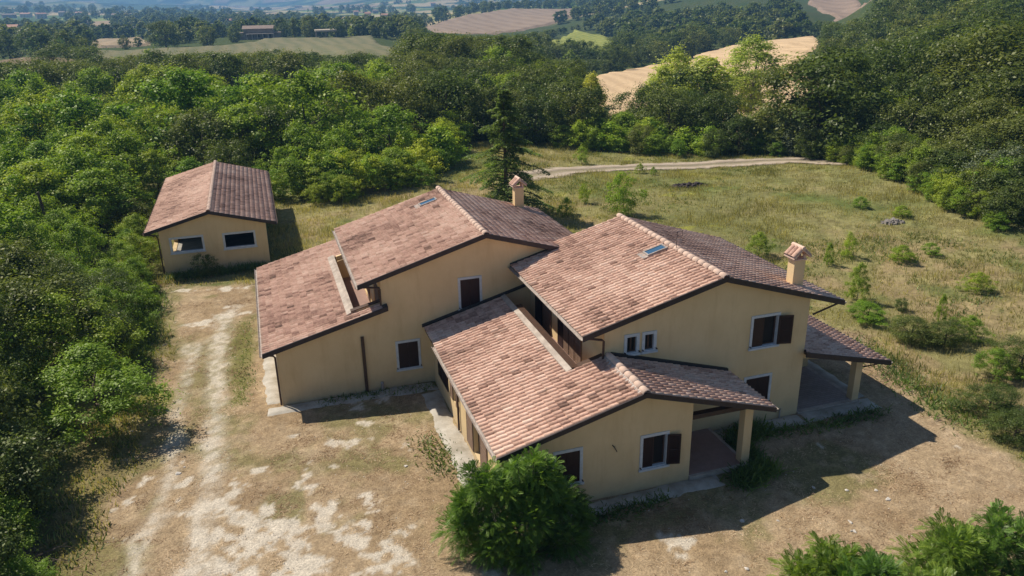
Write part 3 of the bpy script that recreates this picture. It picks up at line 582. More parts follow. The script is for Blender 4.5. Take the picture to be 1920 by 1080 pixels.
MB().tube([(10.38, yC-.01, 2.16), (10.42, yC-.08, 2.12), (10.52, yC-.1, 1.92)], .018, 6).build('wall_hook', M_VERGE, villa)
# porch under C
po = MB().box(13.52, 15.9, 21.5, 24.12, -.1, .2).build('porch_floor', M_PAVER, villa)
MB().box(13.52, 15.95, 21.38, 21.498, -.1, .18).build('porch_edge', M_CEM, po); MB().box(15.902, 16.02, 21.38, 24.12, -.1, .21).build('porch_edge', M_CEM, po)
MB().box(15.75, 16.1, 21.5, 21.85, 0, 2.5).build('pillar', M_WALL, villa, .01)
MB().box(13.512, 16.1, 21.5, 21.75, 2.5, 2.68).build('porch_beam', M_SOFFIT, villa)
MB().slab([(13.52, zC(13.52)-.42), (16.3, zC(16.3)-.26), (16.3, zC(16.3)-.2), (13.52, zC(13.52)-.2)], [], fmap(21.52), .2).build('porch_beam', M_WALL, villa)
# lean-to porch on the right of B
kL = (3.03-1.98)/(24.41-20.21); zL = lambda x: 3.03-kL*(x-20.21)
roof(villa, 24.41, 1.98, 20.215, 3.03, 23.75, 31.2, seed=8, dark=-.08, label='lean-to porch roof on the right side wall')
m_ = MB(); verge(m_, 20.0, 3.08, 24.43, 1.975, 23.75); m_.build('verge_board', M_VERGE, villa)
gutter(villa, 24.43, 1.96, 23.73, 31.2, 1)
for y in (24.15, 27.55, 30.7): MB().box(23.03, 23.37, y, y+.34, 0, 1.98).build('pillar', M_WALL, villa, .01)
MB().box(23.05, 23.35, 24.2, 31.0, 1.98, 2.07).build('porch_beam', M_WALL, villa)
MB().slab([(20.22, 2.6), (23.3, 1.98), (23.3, 2.1), (20.22, 2.86)], [], fmap(24.2), .2).build('porch_beam', M_WALL, villa)
po = MB().box(20.22, 23.2, 24.25, 31.0, -.1, .15).build('porch_floor', M_PAVE, villa); MB().box(20.22, 23.35, 24.05, 24.248, -.1, .13).build('porch_edge', M_CEM, po); MB().box(23.202, 23.4, 24.5, 31.0, -.1, .14).build('porch_edge', M_CEM, po)
downpipe(villa, [(24.35, 23.9, 1.9), (23.9, 24.1, 1.72), (23.42, 24.2, 1.65)], .03)
MB().tube([(19.3, 24.06, .02), (19.3, 24.05, .45), (19.34, 24.05, .5)], .03, 8).build('tap_pipe', M_GUT, villa)
# ---- garage
gar = empty('outbuilding', (-3.5, 58, 0), 'smaller single-storey yellow outbuilding with two wide windows under a tiled gable roof', 'outbuilding')
G = dict(xr=-3.615, zr=4.09, xl=-7.607, zl=3.03, xe=.448, ze=2.96, yf=52.794, yb=69.83)
kG = (G['zr']-G['zl'])/(G['xr']-G['xl']); kGr = (G['zr']-G['ze'])/(G['xe']-G['xr']); zG = lambda x: G['zl']+kG*(x-G['xl']) if x < G['xr'] else G['zr']-kGr*(x-G['xr'])
def wide_window(root, yw, x0, x1, z0, z1, fr=.13):
    m1 = MB(); m1.slab([(x0, z0), (x1, z0), (x1, z1), (x0, z1)], [[(x0+fr, z0+fr), (x1-fr, z0+fr), (x1-fr, z1-fr), (x0+fr, z1-fr)]], fmap(yw-.03), .2); wn = m1.build('window', M_FRAME, root)
    MB().box(x0-.04, x1+.04, yw-.1, yw-.032, z0-.03, z0+.05).build('sill', M_FRAME, wn)
    return [(x0+.01, z0+.01), (x1-.01, z0+.01), (x1-.01, z1-.01), (x0+.01, z1-.01)]
hg1 = wide_window(gar, 53.1, -6.28, -4.18, 1.40, 2.50); hg2 = wide_window(gar, 53.1, -3.02, -.94, 1.33, 2.46)
MB().slab([(-6.83, -.3), (-.23, -.3), (-.23, zG(-.23)-U), (-3.615, 4.09-U), (-6.83, zG(-6.83)-U)], [hg1, hg2], fmap(53.1), .28).build('wall', M_WALL, gar)
MB().slab([(53.38, -.3), (69.5, -.3), (69.5, zG(-6.83)-U), (53.38, zG(-6.83)-U)], [[(56.3, .1), (60.6, .1), (60.6, 2.6), (56.3, 2.6)]], smap(-6.83), .28).build('wall', M_WALL, gar)
MB().box(-.51, -.23, 53.38, 69.5, -.3, zG(-.23)-U).build('wall', M_WALL, gar)
MB().slab([(-6.55, -.3), (-.51, -.3), (-.51, zG(-.51)-U), (-3.615, 4.09-U), (-6.55, zG(-6.55)-U)], [], fmap(69.2), .28).build('wall', M_WALL, gar)
MB().box(-6.5, -.52, 53.4, 69.1, -.1, .1).build('floor_slab', M_CONC, gar); MB().box(-3.9, -3.7, 56, 69.1, .1, 2.7).build('partition', M_CONC, gar)
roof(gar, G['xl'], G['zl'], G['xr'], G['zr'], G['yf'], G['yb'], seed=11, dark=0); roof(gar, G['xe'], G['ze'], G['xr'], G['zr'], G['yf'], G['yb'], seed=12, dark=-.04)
link('ridge', ridge_tiles(G['xr'], G['zr']+.02, G['yf']-.04, G['yb']+.04), gar)
m_ = MB(); verge(m_, G['xl']-.02, G['zl'], G['xr'], G['zr'], G['yf']); verge(m_, G['xr'], G['zr'], G['xe']+.02, G['ze'], G['yf']); m_.build('verge_board', M_VERGE, gar)
gutter(gar, G['xl']-.02, G['zl']-.02, G['yf'], G['yb'], -1, M_BROWN); gutter(gar, G['xe']+.02, G['ze']-.02, G['yf'], G['yb'], 1, M_BROWN)
downpipe(gar, [(G['xl'], 52.95, 2.9), (-7.0, 53.02, 2.75), (-6.9, 53.04, 2.6), (-6.9, 53.04, .1)])
# ------------------------------------------------------------------ open land and fields
OPEN = [tuple(p) for p in YARD[:8]]+[(-8.0, 49), (-8.2, 71), (2.2, 71), (3.2, 60)]+castp([(560,388),(640,380),(720,372),(800,348),(838,325),(835,300),(865,270),(1000,274),(1100,288),(1200,292),(1330,300),(1400,296),(1480,300),(1620,322),(1700,350),(1800,398),(1925,450)])+[(62, 30), (50, -20), (-4, -20), (-6, 16), (-7.5, 21)]
FIELDS = {
 'mown_hill_field': ([(180,100),(300,94),(450,86),(490,76),(620,74),(700,70),(762,97),(740,125),(600,130),(450,132),(330,136),(187,132)], (.20, .185, .105), (.15, .155, .085), .045),
 'stubble_field_left': ([(-60,122),(60,112),(186,116),(150,150),(80,160),(-60,165)], (.21, .155, .10), (.16, .125, .08), .05),
 'distant_stubble_field': ([(165,80),(268,72),(280,86),(180,92)], (.36, .28, .19), (.30, .24, .16), .03),
 'wheat_stubble_field': ([(1078,158),(1180,132),(1300,106),(1400,86),(1520,70),(1550,84),(1520,120),(1535,180),(1580,225),(1560,262),(1400,262),(1180,232),(1110,215)], (.60, .44, .27), (.50, .36, .22), .05),
 'ploughed_hill_field': ([(790,52),(870,32),(960,20),(1095,17),(1088,30),(1040,44),(990,56),(940,66),(860,64)], (.30, .225, .165), (.25, .185, .135), .02),
 'yellow_clearing': ([(1005,92),(1075,58),(1150,72),(1165,100),(1120,118),(1050,122)], (.30, .31, .08), (.17, .21, .05), .06),
 'top_hill_field': ([(1505,2),(1560,-8),(1612,-6),(1645,12),(1600,34),(1540,22)], (.30, .22, .165), (.25, .185, .14), .02)}
FP = {k: castp(v[0]) for k, v in FIELDS.items()}
def field_mat(name, c1, c2, sc):
    mt, n, p = mat_new(name); g = n.nodes.new('ShaderNodeNewGeometry').outputs['Position']
    wv = n.nodes.new('ShaderNodeTexWave'); wv.inputs['Scale'].default_value = sc; wv.inputs['Distortion'].default_value = 9; wv.inputs['Detail'].default_value = 3; wv.inputs['Detail Scale'].default_value = .25
    L(n, g, wv.inputs[0]); f = math_(n, 'ADD', math_(n, 'MULTIPLY', wv.outputs['Fac'], .45), math_(n, 'MULTIPLY', noise(n, .06, 7, .7), .7))
    c = ramp(n, f, [(.3, c2), (.75, c1)]); L(n, mixc(n, 1, c, ramp(n, noise(n, .9, 5, .7), [(.3, (.82, .82, .82)), (.7, (1.12, 1.12, 1.12))]), 'MULTIPLY'), p.inputs['Base Color']); p.inputs['Roughness'].default_value = 1; p.inputs['Specular IOR Level'].default_value = .05; return mt
for nm, poly in FP.items():
    P = np.array(poly); lo = P.min(0)-5; hi = P.max(0)+5; st = max((hi-lo).max()/170, .8)
    X, Y = np.meshgrid(np.arange(lo[0], hi[0], st), np.arange(lo[1], hi[1], st)); r = np.hypot(X, Y); d = sdf(X, Y, poly)+(fbm(X, Y, 8/(hi-lo).max(), 4, 7)-.5)*(hi-lo).max()*.04
    Z = height(X, Y)+np.where(d > st*1.5, .15+.0022*r, -.3); keep = (d > 0); idx = np.arange(X.size).reshape(X.shape)
    k = keep[:-1, :-1] | keep[:-1, 1:] | keep[1:, 1:] | keep[1:, :-1]; F = np.stack([idx[:-1, :-1], idx[:-1, 1:], idx[1:, 1:], idx[1:, :-1]], -1)[k]
    _, c1, c2, sc = FIELDS[nm]; o = link(nm.replace('_left', ''), mesh_np(nm, np.stack([X, Y, Z], -1).reshape(-1, 3), F, 4, field_mat(nm, c1, c2, sc), True)); o['kind'] = 'structure'
# ------------------------------------------------------------------ vegetation
def leaf_mat(name, c1, c2, c3, trans=.35, vary=.35):
    mt = bpy.data.materials.new(name); mt.use_nodes = True; n = mt.node_tree; n.nodes.remove(n.nodes['Principled BSDF']); out = n.nodes['Material Output']
    a = attr(n, 'lv').outputs['Fac']; oi = n.nodes.new('ShaderNodeObjectInfo').outputs['Random']
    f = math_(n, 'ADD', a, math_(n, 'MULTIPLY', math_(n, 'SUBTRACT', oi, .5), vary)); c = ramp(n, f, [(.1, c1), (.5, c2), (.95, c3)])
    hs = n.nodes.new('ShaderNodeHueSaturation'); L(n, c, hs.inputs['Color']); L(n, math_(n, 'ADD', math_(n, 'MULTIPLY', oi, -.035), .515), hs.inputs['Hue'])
    d = n.nodes.new('ShaderNodeBsdfDiffuse'); t = n.nodes.new('ShaderNodeBsdfTranslucent'); g = n.nodes.new('ShaderNodeBsdfGlossy'); g.inputs['Roughness'].default_value = .45; g.inputs['Color'].default_value = (.5, .5, .45, 1)
    L(n, hs.outputs[0], d.inputs[0]); L(n, mixc(n, 1, hs.outputs[0], (1.5, 1.5, .5), 'MULTIPLY'), t.inputs[0])
    m1 = n.nodes.new('ShaderNodeMixShader'); m1.inputs[0].default_value = trans; L(n, d.outputs[0], m1.inputs[1]); L(n, t.outputs[0], m1.inputs[2])
    m2 = n.nodes.new('ShaderNodeMixShader'); m2.inputs[0].default_value = .04; L(n, m1.outputs[0], m2.inputs[1]); L(n, g.outputs[0], m2.inputs[2]); L(n, m2.outputs[0], out.inputs[0]); return mt
LM = {'oak': leaf_mat('oak_leaves', (.052, .075, .020), (.098, .138, .030), (.19, .23, .055)),
      'locust': leaf_mat('locust_leaves', (.11, .18, .020), (.195, .305, .028), (.34, .44, .05)),
      'lime': leaf_mat('young_bright_leaves', (.17, .26, .02), (.28, .39, .03), (.42, .50, .05)),
      'poplar': leaf_mat('poplar_leaves', (.26, .31, .07), (.42, .47, .11), (.56, .58, .17), .5),
      'silver': leaf_mat('willow_leaves', (.09, .12, .07), (.15, .19, .115), (.23, .27, .17)),
      'cedar': leaf_mat('cedar_needles', (.08, .13, .045), (.16, .24, .075), (.26, .35, .12), .4),
      'acacia': leaf_mat('feathery_leaflets', (.08, .145, .03), (.145, .25, .04), (.28, .39, .065)),
      'grass': leaf_mat('grass_blades', (.20, .19, .075), (.33, .295, .135), (.49, .42, .22), .4, 0),
      'straw': leaf_mat('straw_bits', (.20, .13, .07), (.42, .31, .18), (.70, .57, .38), .1, 0),
      'weed': leaf_mat('green_weeds', (.07, .11, .025), (.13, .19, .04), (.22, .27, .07), .3, .2)}
M_BARK = simple('bark', (.12, .09, .065), (.07, .055, .04), 8, stretch=(1, 1, .3)); M_BARKL = simple('pale_bark', (.26, .23, .18), (.16, .14, .11), 6, stretch=(1, 1, .3))
def unit(v): return v/(np.linalg.norm(v, axis=-1, keepdims=True)+1e-9)
def leaves(P, N, size, lv, rng, asp=.55, name='crown', mat=None, fold=0.12):
    n = len(P); T = unit(np.cross(N, rng.normal(size=(n, 3)))); B = np.cross(N, T); s = np.asarray(size).reshape(-1, 1)*np.ones((n, 1))
    V = np.stack([P-T*s, P-B*s*asp+N*s*fold, P+T*s-N*s*fold, P+B*s*asp+N*s*fold], 1); F = np.arange(n*4)
    return mesh_np(name, V.reshape(-1, 3), F, 4, mat, False, {'lv': ('POINT', 'FLOAT', np.repeat(lv, 4))})
def crown(sp, R, H, z0, nc, nl, ls, seed, cr=.36, shape='round', asp=.55, sparse=1.):
    """clumps of leaves spread over an uneven crown from z0 to H with radius R"""
    rng = np.random.default_rng(seed); C = []
    while len(C) < nc:
        u = rng.uniform(-1, 1); th = rng.uniform(0, 2*math.pi); rho = rng.uniform(.45, 1.0)**.6
        if shape == 'round': pr = math.sqrt(max(0, 1-u*u))**.8; lobe = 1+.28*math.sin(2*th+seed)+.18*math.sin(3*th+2*seed)
        elif shape == 'tall': pr = (1-abs(u)**2.2)**.7*(.85+.15*(-u)); lobe = 1+.2*math.sin(3*th+seed+3*u)
        else: pr = (1-max(0, u)**1.7)*(.75+.25*min(1, (u+1)*2)); lobe = 1+.35*math.sin(2*th+seed)+.25*math.sin(5*th)
        C.append((R*pr*rho*lobe*math.cos(th), R*pr*rho*lobe*math.sin(th), z0+(H-z0)*(.5+.5*u*rng.uniform(.8, 1.05))))
    C = np.array(C); rad = R*cr*rng.uniform(.55, 1.25, nc); per = rng.multinomial(nl, rad**2/np.sum(rad**2)); cid = np.repeat(np.arange(nc), per); n = len(cid)
    d = unit(rng.normal(size=(n, 3))); d[:, 2] = np.where(rng.random(n) < .6, np.abs(d[:, 2]), d[:, 2]); rr_ = rng.uniform(.45, 1.08, n)**.7
    fill = rng.random(n) < .28; rr_ = np.where(fill, rng.uniform(.9, 2.3, n), rr_)
    P = C[cid]+d*(rad[cid]*rr_)[:, None]*np.array([1, 1, .8]); P[:, 2] = np.maximum(P[:, 2], z0*.3)
    N = unit(d*.8+np.array([0, 0, .55])+rng.normal(0, .42, (n, 3)))
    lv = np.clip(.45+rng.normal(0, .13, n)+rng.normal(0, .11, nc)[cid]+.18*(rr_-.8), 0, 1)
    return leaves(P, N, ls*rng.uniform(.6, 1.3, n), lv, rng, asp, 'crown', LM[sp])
def trunk(H, z0, R, r, seed, nb=5, mat=None):
    rng = random.Random(seed); mb = MB(); lean = (rng.uniform(-.04, .04)*H, rng.uniform(-.04, .04)*H); top = z0+(H-z0)*.75
    pts = [(lean[0]*t**2+rng.uniform(-.03, .03)*r*8*t, lean[1]*t**2, -.3+(top+.3)*t) for t in (0, .2, .4, .6, .8, 1)]; mb.tube(pts, r, 7, True, r*.25)
    for i in range(nb):
        t = .3+.5*i/nb; p = Vector(pts[int(t*5)]); a = rng.uniform(0, 6.28)+i*2.4; e = p+Vector((math.cos(a)*R*.7, math.sin(a)*R*.7, (H-z0)*rng.uniform(.15, .35)))
        mb.tube([tuple(p), tuple(p.lerp(e, .5)+Vector((0, 0, -.05*R))), tuple(e)], r*.45, 5, False, r*.1)
    return mb.mesh('trunk', mat or M_BARK)
PROTO = {}
SPEC = {  # species: (R, H, z0, clumps, shape, trunk radius)
 'oak': (3.4, 8.2, .1, 95, 'round', .24), 'locust': (2.5, 6.2, .0, 95, 'bush', .10), 'lime': (1.0, 2.4, .1, 40, 'bush', .03), 'poplar': (4.4, 16, 2.2, 240, 'tall', .32), 'silver': (2.6, 5.0, .1, 60, 'round', .12), 'cypress': (1.0, 9, .2, 40, 'tall', .15)}
LOD = {'near': (19000, .08), 'mid': (9500, .12), 'far': (5200, .18), 'dot': (700, .58)}
def proto(sp, lod, v):
    k = (sp, lod, v)
    if k not in PROTO:
        R, H, z0, nc, sh, tr = SPEC[sp]; nl, ls = LOD[lod]; q = (R*H/22)**.5
        if sp == 'lime': nl = int(nl*.3); ls *= .95
        PROTO[k] = (crown('oak' if sp == 'cypress' else sp, R, H, z0, nc if lod != 'dot' else nc//2, nl, ls*max(.6, q), abs(hash_(k)), shape=sh, cr={'oak': .22, 'poplar': .16, 'locust': .17, 'lime': .26, 'silver': .2, 'cypress': .5}[sp]), trunk(H, z0, R, tr, abs(hash_(k)) % 999, mat=M_BARKL if sp == 'poplar' else M_BARK))
    return PROTO[k]
def hash_(k): 
    h = 7
    for c in str(k): h = (h*31+ord(c)) % 100003
    return h
def plant(name, sp, x, y, h, label, cat='tree', group=None, lod='mid', v=0, z=None, wide=1., trunk_=True):
    cm, tm = proto(sp, lod, v); s = h/SPEC[sp][1]; z = float(height(x, y)) if z is None else z
    rg = random.Random(int(x*131+y*717)); e = empty(name, (x, y, z), label, cat, group, rg.uniform(0, 6.28)); e.scale = (s*wide, s*wide, s)
    c = link('crown', cm, e, False)
    if trunk_: link('trunk', tm, e, False)
    return e
def opensd(x, y): return sdf(x, y, OPEN)
# candidate trees over the whole country, spacing grows with distance
cand = []
def ring(r0, r1, a0, a1, sp):
    n = int((r1*r1-r0*r0)/2*math.radians(a1-a0)/(sp*sp)*1.35); r = np.sqrt(RNG.uniform(r0*r0, r1*r1, n)); a = np.radians(RNG.uniform(a0, a1, n)); return np.c_[r*np.sin(a), r*np.cos(a)], sp
taken = {}
def thin(P, sp):
    out = []; cell = sp
    for p in P:
        i, j = int(p[0]//cell), int(p[1]//cell); ok = True
        for di in (-1, 0, 1):
            for dj in (-1, 0, 1):
                for q in taken.get((cell, i+di, j+dj), ()): 
                    if (p[0]-q[0])**2+(p[1]-q[1])**2 < (sp*.82)**2: ok = False; break
                if not ok: break
            if not ok: break
        if ok: taken.setdefault((cell, i, j), []).append(p); out.append(p)
    return np.array(out)
zones = [(24, 75, -24, 58, 2.5), (75, 160, -22, 58, 3.7), (160, 320, -20, 57, 5.6), (320, 640, -19, 56, 8.5), (640, 1300, -18, 54, 15), (1300, 3200, -18, 52, 32)]
rows = []
for (r0, r1, a0, a1, sp) in zones:
    P, _ = ring(r0, r1, a0, a1, sp); x, y = P.T; keep = opensd(x, y) < -.9
    for nm, poly in FP.items():
        mg = 1.0
        keep &= sdf(x, y, poly) < mg*-2
    P = thin(P[keep], sp); x, y = P.T; r = np.hypot(x, y); a = np.degrees(np.arctan2(x, y))
    if r0 >= 640: k = (fbm(x, y, .004, 3, 74) > (.53 if r0 < 1000 else .55)); P = P[k]
    rows.append(P)
allp = np.vstack(rows); ax, ay = allp.T; ar = np.hypot(ax, ay); aa = np.degrees(np.arctan2(ax, ay)); od = -opensd(ax, ay); pz = height(ax, ay); pn = fbm(ax, ay, .035, 4, 88); pj = RNG.random(len(ax))
farm = cast(520, 74); OAK = cast(135, 172); CLR = sdf(ax, ay, CLEARING)
far = [(18,30,30,'long pink roofed house at the far left'),(50,29,26,'second pink roofed house from the far left'),(78,31,24,'pink roofed house right of the two long ones'),(150,26,18,'pale block with a flat looking roof in the valley'),(218,33,16,'cream house in front of the valley poplars'),(236,34,12,'small red roofed house beside the cream one'),(344,42,9,'tiny lone red roofed house in the valley trees'),(28,64,13,'pale roofed house close behind the left skyline trees'),(118,28,15,'grey roofed house in the left valley'),(432,44,9,'tiny cream house in the middle of the valley'),(690,30,13,'left house of the hamlet in the middle distance'),(668,26,12,'small house above the hamlet'),(704,22,14,'house at the back of the hamlet'),(722,34,14,'large pale house at the right of the hamlet'),(640,46,10,'small house under the hamlet'),(480,14,18,'far house on the blue slope'),(560,12,20,'far house on the blue slope, right one'),(812,8,14,'house on the far wooded hill')]
FARH = [(px, cast(px, py+4), wd) for px, py, wd, l in far]
info = []
wheat_front = np.array(FP['wheat_stubble_field'])
for i in range(len(ax)):
    r, a, d = ar[i], aa[i], od[i]
    if math.hypot(ax[i]-farm[0], ay[i]-farm[1]) < 42 and a < math.degrees(math.atan2(*farm))+6: continue
    if r < 75 and a < 0 and ax[i] > -9.2 and ay[i] < 50 and d < 1.6: continue
    if ax[i] < -5 and CLR[i] > -1.5: continue
    if math.hypot(ax[i]-OAK[0], ay[i]-OAK[1]) < 8 or (math.hypot(ax[i], ay[i]) < math.hypot(*OAK) and math.hypot(ax[i]-OAK[0]*.88, ay[i]-OAK[1]*.88) < 6): continue
    if r < 46 and a < -3 and (pj[i] < .35 or d < 1.2): continue
    if r > 560:
        hp_ = 960+CF*math.tan(math.radians(a)-CY)*1.02; bad = False
        for hx, hxy, hw_ in FARH:
            hr_ = math.hypot(*hxy)
            if abs(hp_-hx) < hw_*.75+4 and hr_*.62 < r < hr_+30: bad = True
        if bad: continue
    locust = (a < 27 and r < 150) or (r < 74 and a < 40)
    if locust:
        sp = 'locust'; h = min(2.0+d*.42, 6.4)*(.65+.75*pn[i])*(.8+.4*pj[i])
        if a < -3 and r < 52: h = min(h, (1.3+.5*d)*(.7+.6*pj[i]), 5.2)
        if r > 60 and pj[i] > .86: h *= 1.3
        if d < 5 and a > 0 and pj[i] > .45: sp = 'lime'; h = 1.6+1.8*pj[i]
        if r > 95 and pn[i] > .52: sp = 'oak'; h = 7*(.75+.5*pj[i])
        if r > 56 and (.22 < pj[i] < .30) and sp == 'locust': sp = 'oak'; h *= 1.15
        if a < -3 and r < 52 and pj[i] > .6: sp = 'oak'
        if pj[i] < .04: sp = 'silver'; h *= .9
    else:
        sp = 'oak' if (pj[i] > .12) else ('silver' if pj[i] < .025 else 'locust'); h = 9.0*(.62+.6*pj[i])*(.7+.6*pn[i])
        if d < 14: h = min(h, 2.4+d*.5)
        if 27 < a < 43 and r < 165: h = min(h, 2.6+.5*max(0, d)) if r < 120 else h*.75
        if 24 < a < 40.3 and r > 100:                          # keep the view of the stubble open
            ddx = sdf(np.array([ax[i]*1.12]), np.array([ay[i]*1.12]), FP['wheat_stubble_field'])[0]
            if ddx > -6 and r < 200: h = min(h, 4.5)*(.8 if pj[i] < .8 else 1.6)
        if r > 640: h = 8.5*(.6+.8*pj[i])
        if r > 1300: h = 11*(.6+.8*pj[i])
    info.append((h/r, i, sp, h))
def topy(x, y, z):
    d = np.array([x, y, z-CH]); zz = d@FW; return 960+CF*(d@RT)/zz, 540-CF*(d@UP)/zz
LIMITS = [([(-200,118),(60,114),(140,112),(190,106),(300,101),(450,97),(600,98),(700,102),(765,106)], 440), ([(440,77),(640,77)], 460), ([(195,70),(290,70)], 600),
          ([(1075,160),(1110,195),(1160,207),(1210,190),(1250,150),(1290,160),(1330,178),(1380,215),(1440,205),(1475,190)], 178),
          ([(1180,170),(1300,160),(1400,180),(1485,150)], 300), ([(785,58),(860,66),(940,67),(1010,60),(1095,42)], 730), ([(1005,112),(1145,108)], 300), ([(1500,34),(1590,44),(1650,22)], 640)]
new = []
for k, i, sp, h in info:
    px, py = topy(ax[i], ay[i], pz[i]+h); ok = True
    for pts, rm in LIMITS:
        if ar[i] < rm and pts[0][0] < px < pts[-1][0]:
            lim = np.interp(px, [q[0] for q in pts], [q[1] for q in pts])+8*(pn[i]-.5)
            if py < lim: d_ = ray(px, lim); h = min(h, (CH+ar[i]*d_[2]/math.hypot(d_[0], d_[1])-pz[i])*.93)
    if h > 1.4: new.append((h/ar[i], i, sp, h))
info = new
info.sort(reverse=True)
GRP = {'oak': ('oak_tree', 'tree'), 'locust': ('locust_tree', 'tree'), 'lime': ('young_tree', 'young tree'), 'silver': ('willow_tree', 'tree')}
def lab(sp, r, a, x, y, h=6):
    px = topy(x, y, float(height(x, y)))[0]
    size = 'low' if h < (3.2 if r < 150 else 6.5) else ('tall' if h > (4.8 if r < 150 else 8.5) else 'medium')
    row = 'front row' if r < 72 else ('second row' if r < 100 else ('mid wood' if r < 160 else ('rear wood' if r < 300 else 'far wood')))
    where = ('at the left picture edge' if px < 140 else 'left of the outbuilding' if px < 290 else 'straight behind the outbuilding' if px < 520 else 'right of the outbuilding' if px < 760 else 'above the left wing ridge' if px < 900 else 'behind the cedar' if px < 1060 else 'beyond the dirt track' if px < 1240 else
             'around the pale poplar' if px < 1470 else 'where the track enters the wood' if px < 1640 else 'above the right meadow' if px < 1800 else 'at the right picture edge')
    kind = {'lime': 'bright young locust', 'silver': 'silvery willow', 'locust': 'feathery green locust', 'oak': 'dark green oak'}[sp]
    if sp == 'locust' and a < -2 and y < 50: return (size+' feathery locust in the overgrown strip left of the white gravel drive', size+' locusts left of the gravel drive')
    return ('%s %s, %s, %s' % (size, kind, row, where), '%s %ss, %s, %s' % (size, kind, row, where))
cnt = {}; rest = {'oak': [], 'locust': []}
for s_, i, sp, h in info:
    r, a = ar[i], aa[i]; fam = 'oak' if sp == 'oak' else 'locust'; inview = -15 < a < 52 and r > 22
    cnt.setdefault(fam, 0); cnt.setdefault('v', {})
    if cnt[fam] < 290 and r < 640 and inview:
        cnt[fam] += 1; l, g = lab(sp, r, a, ax[i], ay[i], h)
        plant(GRP[sp][0], sp, ax[i], ay[i], h, l, GRP[sp][1], g, 'near' if r < 62 else ('mid' if r < 200 else 'far'), int(pj[i]*9973) % 4, float(pz[i]), 1.+.35*(pj[i]*7 % 1), r < 170)
    else: rest[fam].append((i, sp, h))
def mass(name, items, label, cat, kinds):
    """one object for the uncountable rest, instancing the crowns of real trees"""
    protos = []
    for sp, lod, v in kinds:
        cm = proto(sp, lod, v)[0]; ob = link('crown', cm, None); protos.append((sp, lod, ob))
    n = len(items); P = np.array([(ax[i], ay[i], pz[i]-.2) for i, sp, h in items]); ids = []; sc = []
    for i, sp, h in items:
        r = ar[i]; want = 'mid' if r < 130 else ('far' if r < 420 else 'dot'); c = [q for q, (s2, l2, o) in enumerate(protos) if s2 == sp and l2 == want] or [q for q, (s2, l2, o) in enumerate(protos) if l2 == want]
        q = c[int(pj[i]*7919) % len(c)]; ids.append(q); s = h/SPEC[protos[q][0]][1]; wd = 1+.3*(pj[i]*5 % 1); sc += [s*wd, s*wd, s]
    me = bpy.data.meshes.new(name); me.vertices.add(n); me.vertices.foreach_set('co', P.astype(np.float32).ravel())
    a_ = me.attributes.new('pid', 'INT', 'POINT'); a_.data.foreach_set('value', np.array(ids, np.int32))
    a_ = me.attributes.new('scl', 'FLOAT_VECTOR', 'POINT'); a_.data.foreach_set('vector', np.array(sc, np.float32))
    a_ = me.attributes.new('rotz', 'FLOAT_VECTOR', 'POINT'); a_.data.foreach_set('vector', np.stack([np.zeros(n), np.zeros(n), RNG.uniform(0, 6.28, n)], -1).astype(np.float32).ravel())
    o = link(name, me); tag(o, label, cat, None, 'stuff')
    ng = bpy.data.node_groups.new(name, 'GeometryNodeTree'); ng.interface.new_socket('Geometry', in_out='INPUT', socket_type='NodeSocketGeometry'); ng.interface.new_socket('Geometry', in_out='OUTPUT', socket_type='NodeSocketGeometry')
    N = ng.nodes; gi = N.new('NodeGroupInput'); go = N.new('NodeGroupOutput'); ip = N.new('GeometryNodeInstanceOnPoints'); ip.inputs['Pick Instance'].default_value = True; jn = N.new('GeometryNodeJoinGeometry')
    for q in reversed(range(len(protos))):
        oi = N.new('GeometryNodeObjectInfo'); oi.inputs['Object'].default_value = protos[q][2]; oi.inputs['As Instance'].default_value = True; ng.links.new(oi.outputs['Geometry'], jn.inputs[0])
    def na(nm, t): q = N.new('GeometryNodeInputNamedAttribute'); q.data_type = t; q.inputs['Name'].default_value = nm; return [s for s in q.outputs if s.enabled and s.name == 'Attribute'][0]
    ng.links.new(gi.outputs[0], ip.inputs['Points']); ng.links.new(jn.outputs[0], ip.inputs['Instance']); ng.links.new(na('pid', 'INT'), ip.inputs['Instance Index'])
    ng.links.new(na('scl', 'FLOAT_VECTOR'), ip.inputs['Scale'])
    er = N.new('FunctionNodeEulerToRotation'); ng.links.new(na('rotz', 'FLOAT_VECTOR'), er.inputs[0]); ng.links.new(er.outputs[0], ip.inputs['Rotation']); ng.links.new(ip.outputs[0], go.inputs[0])
    md = o.modifiers.new('scatter', 'NODES'); md.node_group = ng
    return o, protos
print('TREES', {k: len(v) for k, v in rest.items()}, cnt)
KO = [('oak', 'mid', 0), ('oak', 'mid', 1), ('oak', 'far', 0), ('oak', 'far', 1), ('oak', 'far', 2), ('oak', 'dot', 0), ('oak', 'dot', 1), ('oak', 'dot', 2)]
KL = [('locust', 'mid', 0), ('locust', 'mid', 1), ('locust', 'mid', 2), ('locust', 'far', 0), ('locust', 'far', 1), ('locust', 'dot', 0), ('lime', 'mid', 0), ('silver', 'far', 0), ('silver', 'mid', 0)]
FOR = [mass('forest', rest['oak'], 'dark broadleaf woods covering the hollows, valley and hills behind', 'forest', KO), mass('thicket', rest['locust'], 'dense mass of smaller locust growth between the single trees', 'thicket', KL)]
